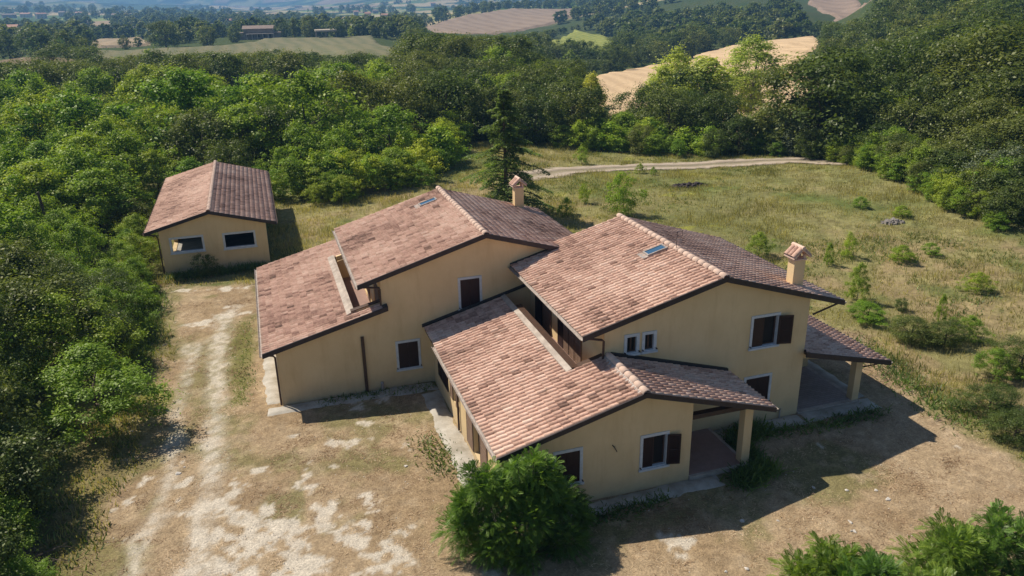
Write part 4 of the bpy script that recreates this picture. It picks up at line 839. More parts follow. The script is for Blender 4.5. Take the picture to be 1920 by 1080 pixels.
# each crown used by the masses stands as one real tree of its own inside the wood
spots = {'oak': [(150, 34), (158, 12), (220, 46), (240, 20), (260, 44), (330, 30), (360, 22), (420, 46)], 'locust': [(118, 2), (125, -5), (110, 14), (200, -8), (190, 5), (260, -6), (72, 16.5), (210, 32), (130, 20)]}
for (o, protos), fam in zip(FOR, ('oak', 'locust')):
    for (sp, lod, ob), (r, a) in zip(protos, spots[fam]):
        x, y = r*math.sin(math.radians(a)), r*math.cos(math.radians(a)); l, g = lab(sp, r, a, x, y, SPEC[sp][1])
        e = empty(GRP[sp][0], (x, y, float(height(x, y))), l, GRP[sp][1], g); ob.parent = e
        link('trunk', proto(sp, lod, 0)[1], e, False)
# ------------------------------------------------------------------ plants placed one by one
def hfor(px, py_top, xy):                                    # height a thing at xy needs to reach pixel row py_top
    d = ray(px, py_top); r = math.hypot(*xy); return CH+r*d[2]/math.hypot(d[0], d[1])-float(height(*xy))
def by_px(name, sp, pxb, pyb, pyt, label, cat='tree', group=None, lod='mid', v=0, wide=1., pxt=None):
    xy = cast(pxb, pyb); return plant(name, sp, xy[0], xy[1], max(.5, hfor(pxt or pxb, pyt, xy)), label, cat, group, lod, v, None, wide)
by_px('poplar_tree', 'poplar', 1403, 236, 72, 'tall pale green poplar with open branches standing before the wheat stubble', 'tree', lod='near', v=1, wide=1.75)
by_px('poplar_tree', 'poplar', 1312, 262, 104, 'greyer poplar left of the tallest pale poplar, in front of the stubble', 'tree', lod='mid', v=2, wide=1.5)
by_px('poplar_tree', 'poplar', 1262, 238, 92, 'slim light green poplar at the left end of the poplar row', 'tree', lod='mid', v=3, wide=1.3)
by_px('poplar_tree', 'poplar', 1108, 262, 140, 'small poplar beside the left corner of the wheat stubble', 'tree', lod='mid', v=0, wide=.9)
for k, (px, pb, pt, sp, wd, l) in enumerate([(1240, 250, 128, 'poplar', 1.4, 'broad pale poplar between the slim and the greyer poplar'), (1345, 270, 168, 'oak', 1.2, 'dark oak filling the gap left of the tallest poplar'), (1496, 288, 122, 'oak', 1.2, 'big dark oak right of the poplars, in front of the stubble edge'),
    (1545, 290, 92, 'oak', 1.3, 'highest dark oak where the hillside wood meets the stubble'), (1290, 262, 128, 'oak', 1.1, 'dark oak between the two left poplars'), (1185, 255, 176, 'oak', 1.3, 'low dark oak under the left stubble corner')]):
    by_px('poplar_tree' if sp == 'poplar' else 'oak_tree', sp, px, pb, pt, l, 'tree', lod='mid', v=k % 4, wide=wd)
by_px('oak_tree', 'oak', 1215, 262, 158, 'dark oak standing low before the middle of the wheat stubble', 'tree', lod='mid', v=1)
by_px('oak_tree', 'oak', 1340, 285, 182, 'dark oak at the foot of the pale poplar, left side', 'tree', lod='mid', v=2)
by_px('oak_tree', 'oak', 1465, 288, 205, 'dark oak at the foot of the pale poplar, right side', 'tree', lod='mid', v=3)
by_px('oak_tree', 'oak', 1520, 292, 180, 'very dark bushy oak where the dirt track meets the wood', 'tree', lod='mid', v=0, wide=1.1)
by_px('oak_tree', 'oak', 135, 172, 84, 'big round olive-green oak standing alone at the edge of the left fields', 'tree', lod='near', v=1, wide=2.0)
by_px('oak_tree', 'oak', 312, 91, 42, 'broad dark tree on the field crest left of the hilltop villa', 'tree', lod='mid', v=2, wide=1.5)
by_px('oak_tree', 'oak', 235, 93, 68, 'small solitary tree between the distant stubble and the crest trees', 'tree', lod='far', v=0, wide=1.1)
by_px('oak_tree', 'oak', 390, 86, 50, 'lighter tree at the right of the broad crest tree', 'tree', lod='far', v=1, wide=1.4)
by_px('oak_tree', 'oak', 440, 80, 52, 'small tree just left of the hilltop villa', 'tree', lod='far', v=2, wide=1.2)
by_px('cypress_tree', 'cypress', 553, 74, 32, 'slim dark cypress right of the hilltop villa', 'tree', lod='far', v=0)
by_px('oak_tree', 'oak', 580, 72, 31, 'tall dark tree between the cypress and the open shed', 'tree', lod='far', v=3, wide=1.0)
by_px('oak_tree', 'oak', 636, 74, 42, 'dark tree at the right end of the open shed', 'tree', lod='far', v=1, wide=1.0)
by_px('oak_tree', 'oak', 533, 70, 44, 'rounded tree against the right gable of the hilltop villa', 'tree', lod='far', v=0, wide=1.2)
by_px('cypress_tree', 'cypress', 773, 100, 55, 'dark cypress at the right end of the mown hill field', 'tree', lod='far', v=1, wide=1.6)
for k, (px, pb, pt, wd) in enumerate([(20,112,62,1.3), (75,108,56,1.4), (128,106,60,1.3), (165,104,72,1.2)]):
    by_px('oak_tree', 'oak', px, pb, pt, ['leftmost dark tree of the row on the left skyline of the fields', 'second and highest dark tree of the left field row', 'third dark tree of the left field row', 'rightmost, lowest dark tree of the left field row'][k], 'tree', 'dark row of trees at the left fields', 'far', k, wd)
# low bushes that close the foot of the wood
EDGE = castp([(520,398),(600,385),(700,372),(790,352),(832,322),(838,296),(868,266),(930,264),(1000,268),(1060,280),(1130,284),(1200,288),(1260,292),(1330,296)]); EDGE2 = castp([(1400,292),(1480,294),(1560,300),(1620,314),(1660,330),(1700,350),(1750,375),(1800,402),(1860,425),(1925,455)])
er = random.Random(12); ek = 0
for line, nn, zone in ((EDGE, 120, 'behind the houses'), (EDGE2, 100, 'at the right meadow')):
    P_ = np.array(line); seg = np.r_[0, np.cumsum(np.hypot(*np.diff(P_, axis=0).T))]
    for i in range(nn):
        t = er.random()*seg[-1]; x = float(np.interp(t, seg, P_[:, 0])); y = float(np.interp(t, seg, P_[:, 1])); r = math.hypot(x, y); off = er.uniform(-.5, 3.6)*(1+r/200); x += x/r*off; y += y/r*off
        if -9 < x < 4 and y < 72: continue
        sp = er.choice(['locust', 'locust', 'lime']) if zone == 'behind the houses' else er.choice(['locust', 'locust', 'oak']); h = er.uniform(1.2, 2.6)+max(0, off)*.35; q = 'bright' if sp == 'lime' else ('dark' if sp == 'oak' else 'green')
        sz = 'low' if h < 2.2 else 'tall'; third = ['left', 'middle', 'right'][min(2, int(3*t/seg[-1]))]
        plant('bush', sp, x, y, h, '%s %s bush at the foot of the wood %s, %s stretch' % (sz, q, zone, third), 'bush', '%s %s bushes, wood foot %s, %s stretch' % (sz, q, zone, third), 'mid', i % 4, None, er.uniform(1.0, 1.5) if sp != 'lime' else er.uniform(.9, 1.6), False)
# left overgrown strip
for x, y, h, sp, wd, v, l in [(-7.9, 33.6, 3.5, 'locust', 1.75, 0, 'broad round shrub bulging over the left edge of the gravel drive'), (-9.9, 38.6, 4.3, 'locust', 1.3, 1, 'bright locust right behind the broad shrub at the drive'), (-12.8, 36.2, 6.2, 'oak', .9, 2, 'tall dark tree at the left border behind the broad shrub'),
    (-11.3, 29.0, 4.6, 'oak', 1.0, 1, 'dark bushy tree at the left border beside the pale clearing'), (-9.6, 25.2, 2.3, 'locust', 1.3, 2, 'low dark green bush at the bottom left by the brush heap'), (-8.3, 22.6, 1.5, 'locust', 1.4, 3, 'small bush in the bottom left corner'),
    (-8.7, 42.8, 3.0, 'locust', 1.3, 3, 'locust between the broad shrub and the outbuilding'), (-9.0, 47.2, 3.2, 'locust', 1.2, 2, 'locust shading the ground left of the outbuilding corner'), (-11.9, 32.2, 5.0, 'oak', .8, 0, 'second dark tree at the left border'), (-8.3, 50.4, 2.2, 'locust', 1.3, 1, 'green shrub touching the left front corner of the outbuilding'), (-8.7, 54.6, 2.6, 'locust', 1.3, 0, 'green shrub against the left wall of the outbuilding'), (-8.9, 59.0, 2.8, 'locust', 1.2, 3, 'taller green shrub behind the one at the outbuilding side wall'), (-7.7, 48.2, 1.2, 'lime', 1.6, 2, 'low bright shrub where the yard ends by the outbuilding'), (-10.3, 26.9, 3.2, 'oak', .9, 3, 'rounded dark bush under the left border trees')]:
    plant('shrub' if h < 4 else 'tree', sp, x, y, h, l, 'shrub' if h < 4 else 'tree', None, 'near', v, None, wd)
# meadow bushes: base pixel, height, species, width, label
for k, (px, py, h, sp, wd, l) in enumerate([(1168,404,3.4,'lime',1.05,'bright green sapling standing right behind the right wing ridge'), (1090,309,1.9,'lime',1.1,'small round sapling beside the dirt track'), (1422,486,1.7,'locust',1.5,'dark green bush close behind the right wing roof'),
    (1606,568,2.3,'locust',.9,'upright sapling on the slope right of the right chimney'), (1625,605,1.0,'locust',3.2,'sprawling low bramble below the upright sapling'), (1706,645,1.3,'weed',1.5,'round olive broom bush in the right meadow'), (1770,650,1.2,'weed',1.5,'dark broom bush next to the olive broom'), (1762,606,1.6,'locust',.6,'thin leaning sapling behind the broom bushes'),
    (1815,640,1.3,'locust',1.8,'green bramble right of the broom bushes'), (1862,716,1.5,'locust',1.5,'dark green bush at the right border of the mown yard'), (1910,700,1.5,'weed',1.5,'brownish broom at the right picture border'), (1830,548,1.2,'locust',1.9,'fresh green bush in the middle of the right meadow'), (1690,492,1.0,'locust',2.6,'low dark thicket patch in the right meadow'),
    (1745,480,.8,'locust',2.4,'low green patch behind the dark thicket patch'), (1612,392,.9,'locust',2.4,'low green patch near the wood at the meadow top'), (1690,408,.8,'locust',3.0,'green tuft behind the stone heap'), (1553,500,1.5,'locust',.7,'thin sapling left of the low patches'), (1590,486,1.7,'lime',.8,'thin bright sapling in the right meadow'),
    (1095,382,1.7,'lime',.8,'thin sapling between the two chimneys'), (1062,408,1.5,'locust',1.2,'bush just above the left wing eave'), (1850,780,1.2,'weed',1.6,'straggly bush with dry stalks at the yard border'), (1900,830,1.3,'weed',1.2,'grey-green bush at the lower right border'), (1688,588,.7,'weed',1.0,'small dark broom on the slope'), (1200,326,1.0,'locust',1.6,'small tuft on the near side of the dirt track'), (1225,330,.8,'locust',1.4,'right one of two small tufts at the track')]):
    xy = cast(px, py); s2 = 'silver' if sp == 'weed' else sp
    e = plant('sapling' if wd < 1.2 else 'bush', s2 if sp != 'weed' else 'oak', xy[0], xy[1], h, l, 'sapling' if wd < 1.2 else 'bush', None, 'near' if sp != 'lime' else 'near', k % 3, None, wd*(1.35 if sp == 'weed' else .8))
plant('sapling', 'oak', -4.3, 51.9, 1.5, 'small dark sapling growing against the outbuilding wall between its windows', 'sapling', None, 'mid', 1, 0, 1.1, False)
# feathery acacias near the camera
def frond_crown(lobes, n, seed, fl=.3, mat='acacia'):
    rng = np.random.default_rng(seed); lob = np.array(lobes); wv = lob[:, 3]**2; c = rng.choice(len(lob), n, p=wv/wv.sum()); sub = rng.normal(size=(len(lob)*9, 3)); sub = unit(sub)*rng.uniform(.45, .95, (len(sub), 1))
    sc = sub.reshape(len(lob), 9, 3)[c, rng.integers(0, 9, n)]; d = unit(rng.normal(size=(n, 3))+np.array([0, 0, .35])); R = lob[c, 3][:, None]
    P = lob[c, :3]+sc*R*.8*np.array([1, 1, .9])+d*R*.42*rng.uniform(.2, 1.5, (n, 1))**.8; P[:, 2] = np.maximum(P[:, 2], .12)
    D = unit(d+sc*.6+rng.normal(0, .35, (n, 3))+np.array([0, 0, .25])); up = np.array([0, 0, 1.]); B = unit(np.cross(D, up+rng.normal(0, .25, (n, 3)))); N = np.cross(B, D)
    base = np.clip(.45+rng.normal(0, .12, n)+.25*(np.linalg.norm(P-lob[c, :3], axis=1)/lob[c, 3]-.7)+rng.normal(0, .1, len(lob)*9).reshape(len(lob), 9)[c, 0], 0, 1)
    F_ = fl*rng.uniform(.6, 1.25, n); Vs = []; lv = []
    for k in range(8):
        t = (k+.6)/8; cpos = P+D*(F_*t)[:, None]-up*(F_*.35*t*t)[:, None]; ll = (F_*.30*(1-.55*abs(t-.45)*1.6))[:, None]
        for sgn in (-1, 1):
            a = unit(B*sgn+D*.55-N*.15); w_ = D*(F_*.048)[:, None]
            Vs.append(np.stack([cpos-w_*.5, cpos+a*ll*.5+w_, cpos+a*ll, cpos+a*ll*.5-w_], 1)); lv.append(base)
    Vs.append(np.stack([P-B*.004, P+B*.004, P+D*F_[:, None]*.95-up*(F_*.3)[:, None]+B*.003, P+D*F_[:, None]*.95-up*(F_*.3)[:, None]-B*.003], 1)); lv.append(base*.6)
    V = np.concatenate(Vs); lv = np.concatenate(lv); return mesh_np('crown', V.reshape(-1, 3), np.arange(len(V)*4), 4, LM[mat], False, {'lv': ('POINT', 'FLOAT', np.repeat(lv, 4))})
def acacia(name, x, y, lobes, n, seed, label, cat, fl=.3):
    e = empty(name, (x, y, 0), label, cat); link('crown', frond_crown(lobes, n, seed, fl), e, False); rg = random.Random(seed); mb = MB()
    for lx, ly, lz, lr in lobes: mb.tube([(lx*.15, ly*.15, -.1), (lx*.5, ly*.5, lz*.45), (lx, ly, lz+lr*.4)], .045, 6, True, .012)
    mb.build('stem', M_BARK, e, world=False); return e
acacia('acacia_bush', 6.7, 19.7, [(-1.35, .3, 1.7, .95), (-1.75, .8, .9, .9), (-.6, .9, 2.0, .85), (-1.35, .35, 2.75, .55), (-.85, .1, 2.5, .5), (.3, .4, 2.85, .58), (.55, .35, 2.2, .65), (.8, .4, 1.4, .85), (-.1, -.2, 1.2, 1.0), (-1.1, -.3, .7, .85), (1.45, .4, .9, .75), (1.0, -.35, .6, .8), (-.25, -.8, .45, .65), (0, .1, 1.9, .75), (-1.15, 1.3, 1.7, .6), (-1.9, .5, 1.9, .45), (.75, .3, 2.75, .3), (-.3, .2, 3.15, .25), (-1.65, .6, 2.95, .28), (.95, .5, 2.6, .3), (-2.15, .3, 1.3, .35), (1.95, .2, .7, .35)], 10500, 5, 'large feathery bright green acacia bush against the front corner of the low wing', 'bush', .27)
for k, (px, py, z, R, l) in enumerate([(1560,1045,1.9,.95,'leftmost feathery acacia top in the bottom right corner'), (1650,1075,2.3,.85,'second acacia top from the left in the bottom right corner'), (1790,1015,2.5,1.0,'middle acacia top with yellowish shoots at the bottom right'), (1890,985,2.7,1.0,'highest acacia top at the right border of the picture'), (1740,1110,2.3,1.1,'acacia at the very bottom under the yellowish shoots')]):
    p = at(px, py, 2, z); x, y = p[0], p[1]
    acacia('acacia_bush', x, y, [(0, 0, z*.86, R*.8), (-.45, .2, z*.62, R*.85), (.5, .1, z*.68, R*.8), (.1, -.5, z*.5, R), (-.2, .5, z*.4, R*.9), (.35, .5, z*.85, R*.5)], 2600, 20+k, l, 'bush', .3)
# cedar behind the left wing
def cedar(x, y, H, R):
    rng = np.random.default_rng(4); P = []; N = []; S_ = []; lv = []; mb = MB(); mb.tube([(0, 0, -.2), (.05, 0, H*.35), (0, .05, H*.7), (0, 0, H)], .24, 8, True, .015); br = MB()
    z = .9; k = 0
    while z < H*.985:
        t = z/H; Lb = R*(1-t)**.75*rng.uniform(.62, 1.2)+.18; nb = 3 if t < .8 else 4; 
        for q in range(nb):
            a = k*2.4+q*6.283/nb+rng.uniform(-.4, .4); L_ = Lb*rng.uniform(.6, 1.15); dirx, diry = math.cos(a), math.sin(a); rise = .12+.25*t
            pts = [(dirx*L_*s, diry*L_*s, z+L_*(rise*s*1.2-.42*s*s)) for s in (0, .35, .7, 1)]; br.tube(pts, .05*(1-t)+.015, 5, False, .008)
            n = int(125*L_/R*3)+30; s = rng.uniform(.12, 1, n)**.75; wdt = L_*.26*np.sin(np.pi*np.clip(s*.86+.08, 0, 1)); off = rng.uniform(-1, 1, n)*wdt
            px = dirx*L_*s-diry*off; py = diry*L_*s+dirx*off; pz_ = z+L_*(rise*s*1.2-.42*s*s)-np.abs(off)*.25+rng.normal(0, .03, n)-rng.random(n)**3*.18
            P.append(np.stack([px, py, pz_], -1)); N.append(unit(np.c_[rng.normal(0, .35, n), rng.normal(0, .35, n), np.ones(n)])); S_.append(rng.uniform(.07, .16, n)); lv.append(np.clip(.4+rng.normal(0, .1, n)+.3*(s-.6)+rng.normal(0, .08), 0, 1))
        z += .30*(1-.35*t)*rng.uniform(.7, 1.3); k += 1
    e = empty('cedar_tree', (x, y, 0), 'dark conical cedar with layered drooping branches rising behind the left wing', 'tree')
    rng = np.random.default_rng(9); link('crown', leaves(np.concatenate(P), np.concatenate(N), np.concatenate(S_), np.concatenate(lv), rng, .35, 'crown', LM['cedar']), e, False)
    mb.build('trunk', M_BARK, e, world=False); br.build('branches', M_BARK, e, world=False)
cedar(18.3, 58.6, 10.2, 4.3)
# ------------------------------------------------------------------ grass, straw, weeds
def blades(name, x, y, hgt, wid, mat, label, flat=0., seed=1, z=None):
    rng = np.random.default_rng(seed); n = len(x); z = height(x, y) if z is None else z; a = rng.uniform(0, 6.283, n); D = unit(np.c_[rng.normal(0, 1, n)*(.25+flat*3), rng.normal(0, 1, n)*(.25+flat*3), np.ones(n)*(1-flat*.92)])
    B = np.c_[np.cos(a), np.sin(a), np.zeros(n)]; P = np.c_[x, y, z+.015]; h = (np.asarray(hgt)*rng.uniform(.5, 1.3, n))[:, None]; w_ = (np.asarray(wid)*rng.uniform(.6, 1.3, n))[:, None]
    V = np.stack([P-B*w_, P+B*w_, P+D*h+B*w_*.3, P+D*h-B*w_*.3], 1); lv = np.clip(.45+rng.normal(0, .2, n)+(fbm(x, y, .5, 3, 66)-.5)*1.2, 0, 1)
    o = link(name, mesh_np(name, V.reshape(-1, 3), np.arange(n*4), 4, mat, False, {'lv': ('POINT', 'FLOAT', np.repeat(lv, 4))})); return tag(o, label, name.replace('_', ' '), None, 'stuff')
HOUSES = [[(-.5, 32.4), (4.3, 32.4), (14, 32.4), (14, 41), (4.3, 44), (-.5, 44)], [(6.4, 21.4), (16.1, 21.4), (16.1, 24.1), (20.2, 24.1), (23.4, 24.1), (23.4, 31), (20.2, 31), (20.2, 33), (6.4, 33)], [(-6.9, 53), (-.2, 53), (-.2, 69.5), (-6.9, 69.5)]]
def clear(x, y, g=.15): k = np.ones(len(x), bool); 
def outside(x, y, g=.15):
    k = np.ones(len(x), bool)
    for h in HOUSES: k &= sdf(x, y, h) < -g
    return k
rg = np.random.default_rng(33)
x, y = rg.uniform(-10, 30, 330000), rg.uniform(14, 52, 330000); k = (sdf(x, y, YARD) > -.3) & outside(x, y, .9); x, y = x[k], y[k]; k = (lime_mask(x, y) < .35) & (rg.random(len(x)) < .25+1.3*sstep(.4, .62, fbm(x, y, 1.1, 4, 19))); x, y = x[k], y[k]
blades('straw_litter', x, y, .15, .012, LM['straw'], 'cut straw lying over the mown yard', .75, 2)
x, y = rg.uniform(-16, 62, 420000), rg.uniform(14, 92, 420000); k = (sdf(x, y, OPEN) > -2) & (sdf(x, y, YARD) < .3) & outside(x, y, .1) & (dline(x, y, TRK) > 1.9); x, y = x[k], y[k]
k = rg.random(len(x)) < .2+.8*sstep(.4, .6, fbm(x, y, .6, 4, 18)); x, y = x[k], y[k]
blades('meadow_grass', x, y, .16+.2*sstep(.45, .7, fbm(x, y, .25, 4, 17)), .018, LM['grass'], 'long dry grass of the uncut meadow', 0, 3)
k = (fbm(x, y, .12, 4, 16)*.6+fbm(x, y, .8, 3, 15)*.4 > .56) & (rg.random(len(x)) < .5); blades('green_undergrowth', x[k]+.1, y[k], .2, .03, LM['weed'], 'patches of green weeds in the meadow', .15, 4)
def scatter_line(pts, wd, n):
    P = np.array(pts); i = rg.integers(0, len(P)-1, n); t = rg.random(n)[:, None]; q = P[i]*(1-t)+P[i+1]*t+rg.normal(0, wd, (n, 2)); return q[:, 0], q[:, 1]
wl = [([(16.3, 21.4), (16.4, 22.6), (16.9, 23.4), (18.2, 23.5)], .28, 2400, .38), ([(1.2, 31.9), (2.6, 32.1), (4, 32.0), (6.2, 31.8)], .18, 700, .17), ([(8.6, 20.6), (10.2, 20.5), (12.2, 20.7)], .22, 600, .2), ([(18.4, 23.2), (21, 22.9), (23.8, 23.1)], .25, 900, .2), ([(5.3, 24.5), (5.2, 26), (5.0, 27.5)], .4, 500, .16), ([(-6.5, 52.3), (-3.5, 52.2), (-.6, 52.4)], .3, 2200, .45), ([(-2.2, 33), (-2.0, 37), (-1.9, 43)], .35, 500, .08),
      ([(-8.4, 20), (-8.6, 25), (-9.4, 29), (-9.4, 31)], .8, 500, .25), ([(-7.5, 38), (-7.2, 44), (-7.6, 50)], .5, 3000, .45), ([(27.6, 29), (26.8, 25), (26.3, 21)], .6, 1800, .28), ([(15.2, 20.6), (15.9, 20.9), (16.6, 21.1)], .3, 1400, .4)]
X_, Y_, H_ = [], [], []
for p, wd, n, h in wl: a, b = scatter_line(p, wd, n); X_.append(a); Y_.append(b); H_.append(np.full(n, h))
X_, Y_, H_ = map(np.concatenate, (X_, Y_, H_)); k = outside(X_, Y_, 0.05); blades('wall_weeds', X_[k], Y_[k], H_[k], .03, LM['weed'], 'green weeds growing along the walls and the yard edge', .25, 6, z=X_[k]*0+.03)
# ------------------------------------------------------------------ small things
pole = MB().tube([(0, 0, -.3), (.05, .02, 2.6), (.02, .05, 5.0)], .13, 8, True, .09); e = link('wooden_pole', pole.mesh('wooden_pole', M_WOODP)); e.location = (-14.4, 59.6, float(height(-14.4, 59.6))); e.rotation_euler = (.02, -.05, 0); tag(e, 'old dark wooden pole standing among the locusts left of the outbuilding', 'pole')
M_STONE = simple('white_limestone', (.62, .58, .53), (.42, .39, .35), 6, bs=.6); M_GREY = simple('grey_rubble', (.26, .235, .21), (.17, .15, .14), 3)
def rock(name, x, y, s, label, group, mat, seed):
    rng = np.random.default_rng(seed); import bmesh
    bm = bmesh.new(); bmesh.ops.create_icosphere(bm, subdivisions=2, radius=1)
    q = rng.normal(size=3)
    for v in bm.verts: v.co *= 1+.22*math.sin(v.co.x*3+q[0]*5)+.18*math.sin(v.co.y*4+q[1]*5)+.06*rng.normal(); v.co.z *= .45
    me = bpy.data.meshes.new(name); bm.to_mesh(me); bm.free(); me.materials.append(mat); o = link(name, me); o.scale = (s, s*rng.uniform(.5, .9), s); o.rotation_euler.z = rng.uniform(0, 6); o.location = (x, y, float(height(x, y))+.03); tag(o, label, 'stone', group)
for k, (px, py, s) in enumerate([(334,890,.12), (346,877,.05), (1392,978,.10), (1665,937,.10), (1643,921,.07), (1587,921,.09), (1594,980,.09), (1597,997,.07), (1602,998,.08), (1400,1068,.09), (1361,1073,.07), (1459,978,.06), (762,875,.08), (247,810,.08), (248,820,.06), (1525,915,.07), (1118,950,.05)]):
    p = at(px, py, 2, 0); rock('stone', p[0], p[1], s, 'small white stone lying loose on the mown yard' if px > 600 else 'white stone lying by the wheel tracks of the drive', 'white stones in the mown yard' if px > 600 else 'white stones along the drive', M_STONE, k)
hp = cast(1672, 420); hp2 = cast(1292, 350)
def heap(name, xy, sx, sy, hh, n, mat, label, cat, seed, stick=False):
    rng = random.Random(seed); mb = MB()
    for i in range(n):
        a, r = rng.uniform(0, 6.28), rng.random()**.6; x, y = math.cos(a)*r*sx, math.sin(a)*r*sy; z = hh*(1-r*r)*rng.random()
        if stick: b = rng.uniform(0, 6.28); l = rng.uniform(.3, 1.1); mb.tube([(x, y, z+.03), (x+l*.5*math.cos(b), y+l*.5*math.sin(b), z+.12+rng.uniform(-.1, .15)), (x+l*math.cos(b), y+l*math.sin(b), z+.03+rng.uniform(0, .2))], rng.uniform(.008, .022), 5, False, .005)
        else:
            s = rng.uniform(.08, .22); q = [(x+rng.uniform(-s, s), y+rng.uniform(-s, s), z+rng.uniform(0, s)) for _ in range(4)]; mb.hexa([(x-s, y-s*.7, z-.1), (x+s, y-s*.8, z-.1), (x+s*.9, y+s, z-.1), (x-s, y+s*.9, z-.1), (x-s*.6, y-s*.5, z+s*rng.uniform(.3, .8)), (x+s*.6, y-s*.5, z+s*rng.uniform(.3, .8)), (x+s*.6, y+s*.6, z+s*rng.uniform(.3, .8)), (x-s*.6, y+s*.5, z+s*rng.uniform(.3, .8))])
    o = link(name, mb.mesh(name, mat)); o.location = (xy[0], xy[1], float(height(*xy))); tag(o, label, cat); return o
heap('stone_heap', hp, .95, .5, .2, 60, M_GREY, 'grey heap of stones and rubble in the right meadow', 'stone heap', 2)
heap('ash_heap', hp2, 2.0, .9, .3, 110, simple('charred_earth', (.06, .045, .05), (.04, .03, .03), 3), 'dark heap of charred clods beside the dirt track', 'heap', 3)
heap('brush_heap', (-9.1, 24.2), .9, 1.1, .5, 150, simple('dry_twigs', (.22, .17, .13), (.12, .09, .07), 9), 'heap of dry grey twigs in the bottom left corner', 'brush heap', 4, True)
heap('brush_heap', (-4.1, 88.) if False else tuple(cast(775, 318)), 1.6, 1., .8, 130, simple('dead_branches', (.20, .16, .14), (.11, .09, .08), 9), 'dead grey branches lying at the thicket edge behind the left wing', 'brush heap', 5, True)
# ------------------------------------------------------------------ far buildings
M_FW = simple('far_stone_wall', (.30, .25, .20), (.22, .18, .15), .5); M_FR = simple('far_old_roof', (.27, .20, .165), (.20, .15, .125), .8); M_FRR = simple('far_red_roof', (.46, .24, .17), (.38, .2, .15), .8); M_FWL = simple('far_pale_wall', (.58, .47, .38), (.5, .40, .33), .5)
def gable_house(name, xy, wx, wy, hw, hr, label, rz=0, wall=M_FWL, rf=M_FRR, cat='house', z=None, windows=3, group=None):
    e = empty(name, (xy[0], xy[1], float(height(*xy))-.2 if z is None else z), label, cat, group, rz)
    k = MB().slab([(-wx/2, 0), (wx/2, 0), (wx/2, hw), (-wx/2, hw)], [], lambda u, z_, d: (u, -wy/2+d, z_), wy); k.v = [tuple(v) for v in k.v]; k.build('wall', wall, e, world=False)
    r_ = MB(); r_.slab([(-wy/2-.5, hw), (0, hw+hr), (wy/2+.5, hw), (wy/2+.5, hw+.15), (0, hw+hr+.18), (-wy/2-.5, hw+.15)], [], lambda u, z_, d: (-wx/2-.5+d, u, z_), wx+1); r_.build('roof', rf, e, world=False)
    g = MB().slab([(-wy/2, hw), (wy/2, hw), (0, hw+hr)], [], lambda u, z_, d: (-wx/2+.01+d, u, z_), wx-.02); g.build('gable', wall, e, world=False)
    for i in range(windows):
        for lv_ in range(max(1, int(hw//3))): x_ = -wx/2+wx*(i+.5)/windows; MB().box(x_-.5, x_+.5, -wy/2-.05, -wy/2+.02, 1+lv_*3, 2.4+lv_*3).build('window', M_DARK, e, world=False)
    return e
fx = cast(487, 73); fh = gable_house('hilltop_villa', fx, 15, 8, 5.2, 1.5, 'grey-brown stone villa with porches on the crest of the mown hill', -.12, M_FW, M_FR, 'villa', windows=5)
for (x0, x1, y0, y1, z0, z1) in ((-11, -7.52, -4, 3, 0, 3.2), (7.52, 11, -4, 3, 0, 3.0)): MB().box(x0, x1, y0, y1, z0, z1).build('side_wing', M_FW, fh, world=False)
MB().box(-11.4, -7.3, -4.4, 3.3, 3.202, 3.5).build('wing_roof', M_FR, fh, world=False); MB().box(7.3, 11.4, -4.4, 3.3, 3.002, 3.3).build('wing_roof', M_FR, fh, world=False)
MB().box(-6, 8, -7, -4.02, 2.7, 2.95).build('porch_roof', M_FWL, fh, world=False)
for i in range(6): MB().box(-5.8+i*2.7, -5.5+i*2.7, -6.8, -6.5, 0, 2.698).build('porch_pillar', M_FWL, fh, world=False)
sx = cast(612, 74); sh = empty('open_shed', (sx[0], sx[1], float(height(*sx))-.1), 'open shed with a pale flat roof on posts right of the hilltop villa', 'shed')
MB().hexa([(-5.5, -3, 3.9), (5.5, -3, 3.9), (5.5, 3, 4.4), (-5.5, 3, 4.4), (-5.5, -3, 4.7), (5.5, -3, 4.7), (5.5, 3, 5.0), (-5.5, 3, 5.0)]).build('roof', simple('pale_shed_roof', (.42, .36, .28), (.34, .29, .23), 1), sh, world=False)
for px_ in (-5, 0, 5):
    for py_ in (-2.6, 2.6): MB().box(px_-.18, px_+.18, py_-.18, py_+.18, 0, 4.05).build('post', M_FW, sh, world=False)
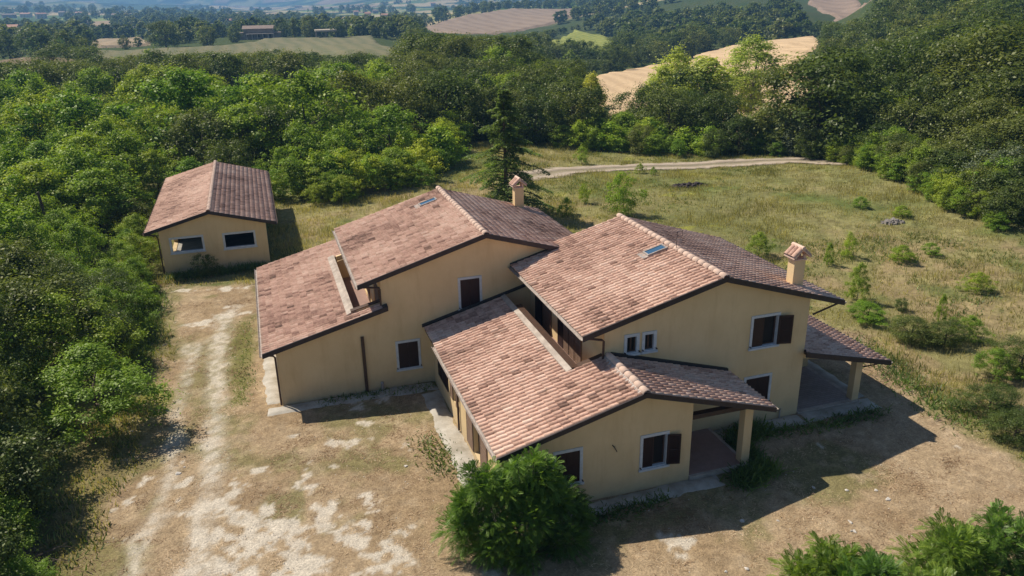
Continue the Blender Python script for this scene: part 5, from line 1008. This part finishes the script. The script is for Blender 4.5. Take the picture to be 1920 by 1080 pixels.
for k, (px, py, wd, l) in enumerate(far):
    xy = cast(px, py+4); r = math.hypot(*xy)
    if r > 5000: continue
    w_ = wd/CF*r*.62; gable_house('valley_house', xy, max(8, w_), max(7, w_*.45), 5.5+(k % 3), 1.8, l, random.Random(k).uniform(-.6, .6), M_FWL if k % 3 else M_FW, M_FRR if k % 4 else M_FR, 'house', windows=3, group='houses in the far valley')
# ------------------------------------------------------------------ haze
hz = MB().box(-10500, 10500, -10500, 10500, -420, 700).build('haze', None) if False else None
mt = bpy.data.materials.new('haze'); mt.use_nodes = True; n = mt.node_tree; n.nodes.remove(n.nodes['Principled BSDF']); pv = n.nodes.new('ShaderNodeVolumePrincipled')
pv.inputs['Color'].default_value = (.26, .55, 1.0, 1); pv.inputs['Density'].default_value = .00028; pv.inputs['Anisotropy'].default_value = .1; L(n, pv.outputs[0], n.nodes['Material Output'].inputs['Volume'])
hz = MB().box(-11000, 11000, -11000, 11000, -300, 230).build('haze', mt); tag(hz, 'thin blue summer haze over the valley', 'haze', None, 'stuff')

# ------------------------------------------------------------------ loose gravel on the pale patches
rg = np.random.default_rng(77); x, y = rg.uniform(-10, 28, 240000), rg.uniform(13, 52, 240000); k = (sdf(x, y, YARD) > 0) & outside(x, y, .1); x, y = x[k], y[k]; lm = lime_mask(x, y); k = rg.random(len(x)) < .03+.45*lm; x, y = x[k], y[k]; n_ = len(x)
s_ = (rg.random(n_)**3*.028+.008); O = np.array([(1, 0, 0), (0, 1, 0), (-1, 0, 0), (0, -1, 0), (0, 0, .7)]); a_ = rg.uniform(0, 6.28, n_); ca, sa = np.cos(a_), np.sin(a_)
V = np.stack([np.stack([x+s_*(o[0]*ca-o[1]*sa*.7), y+s_*(o[0]*sa+o[1]*ca*.7), height(x, y)+.025+s_*o[2]], -1) for o in O], 1)
F = (np.array([(0, 1, 4), (1, 2, 4), (2, 3, 4), (3, 0, 4)])[None]+(np.arange(n_)*5)[:, None, None]).ravel()
tag(link('gravel', mesh_np('gravel', V.reshape(-1, 3), F, 3, simple('pale_gravel', (.66, .60, .52), (.34, .29, .24), 25, bs=0))), 'loose pale gravel and clods strewn over the yard and wheel tracks', 'gravel', None, 'stuff')
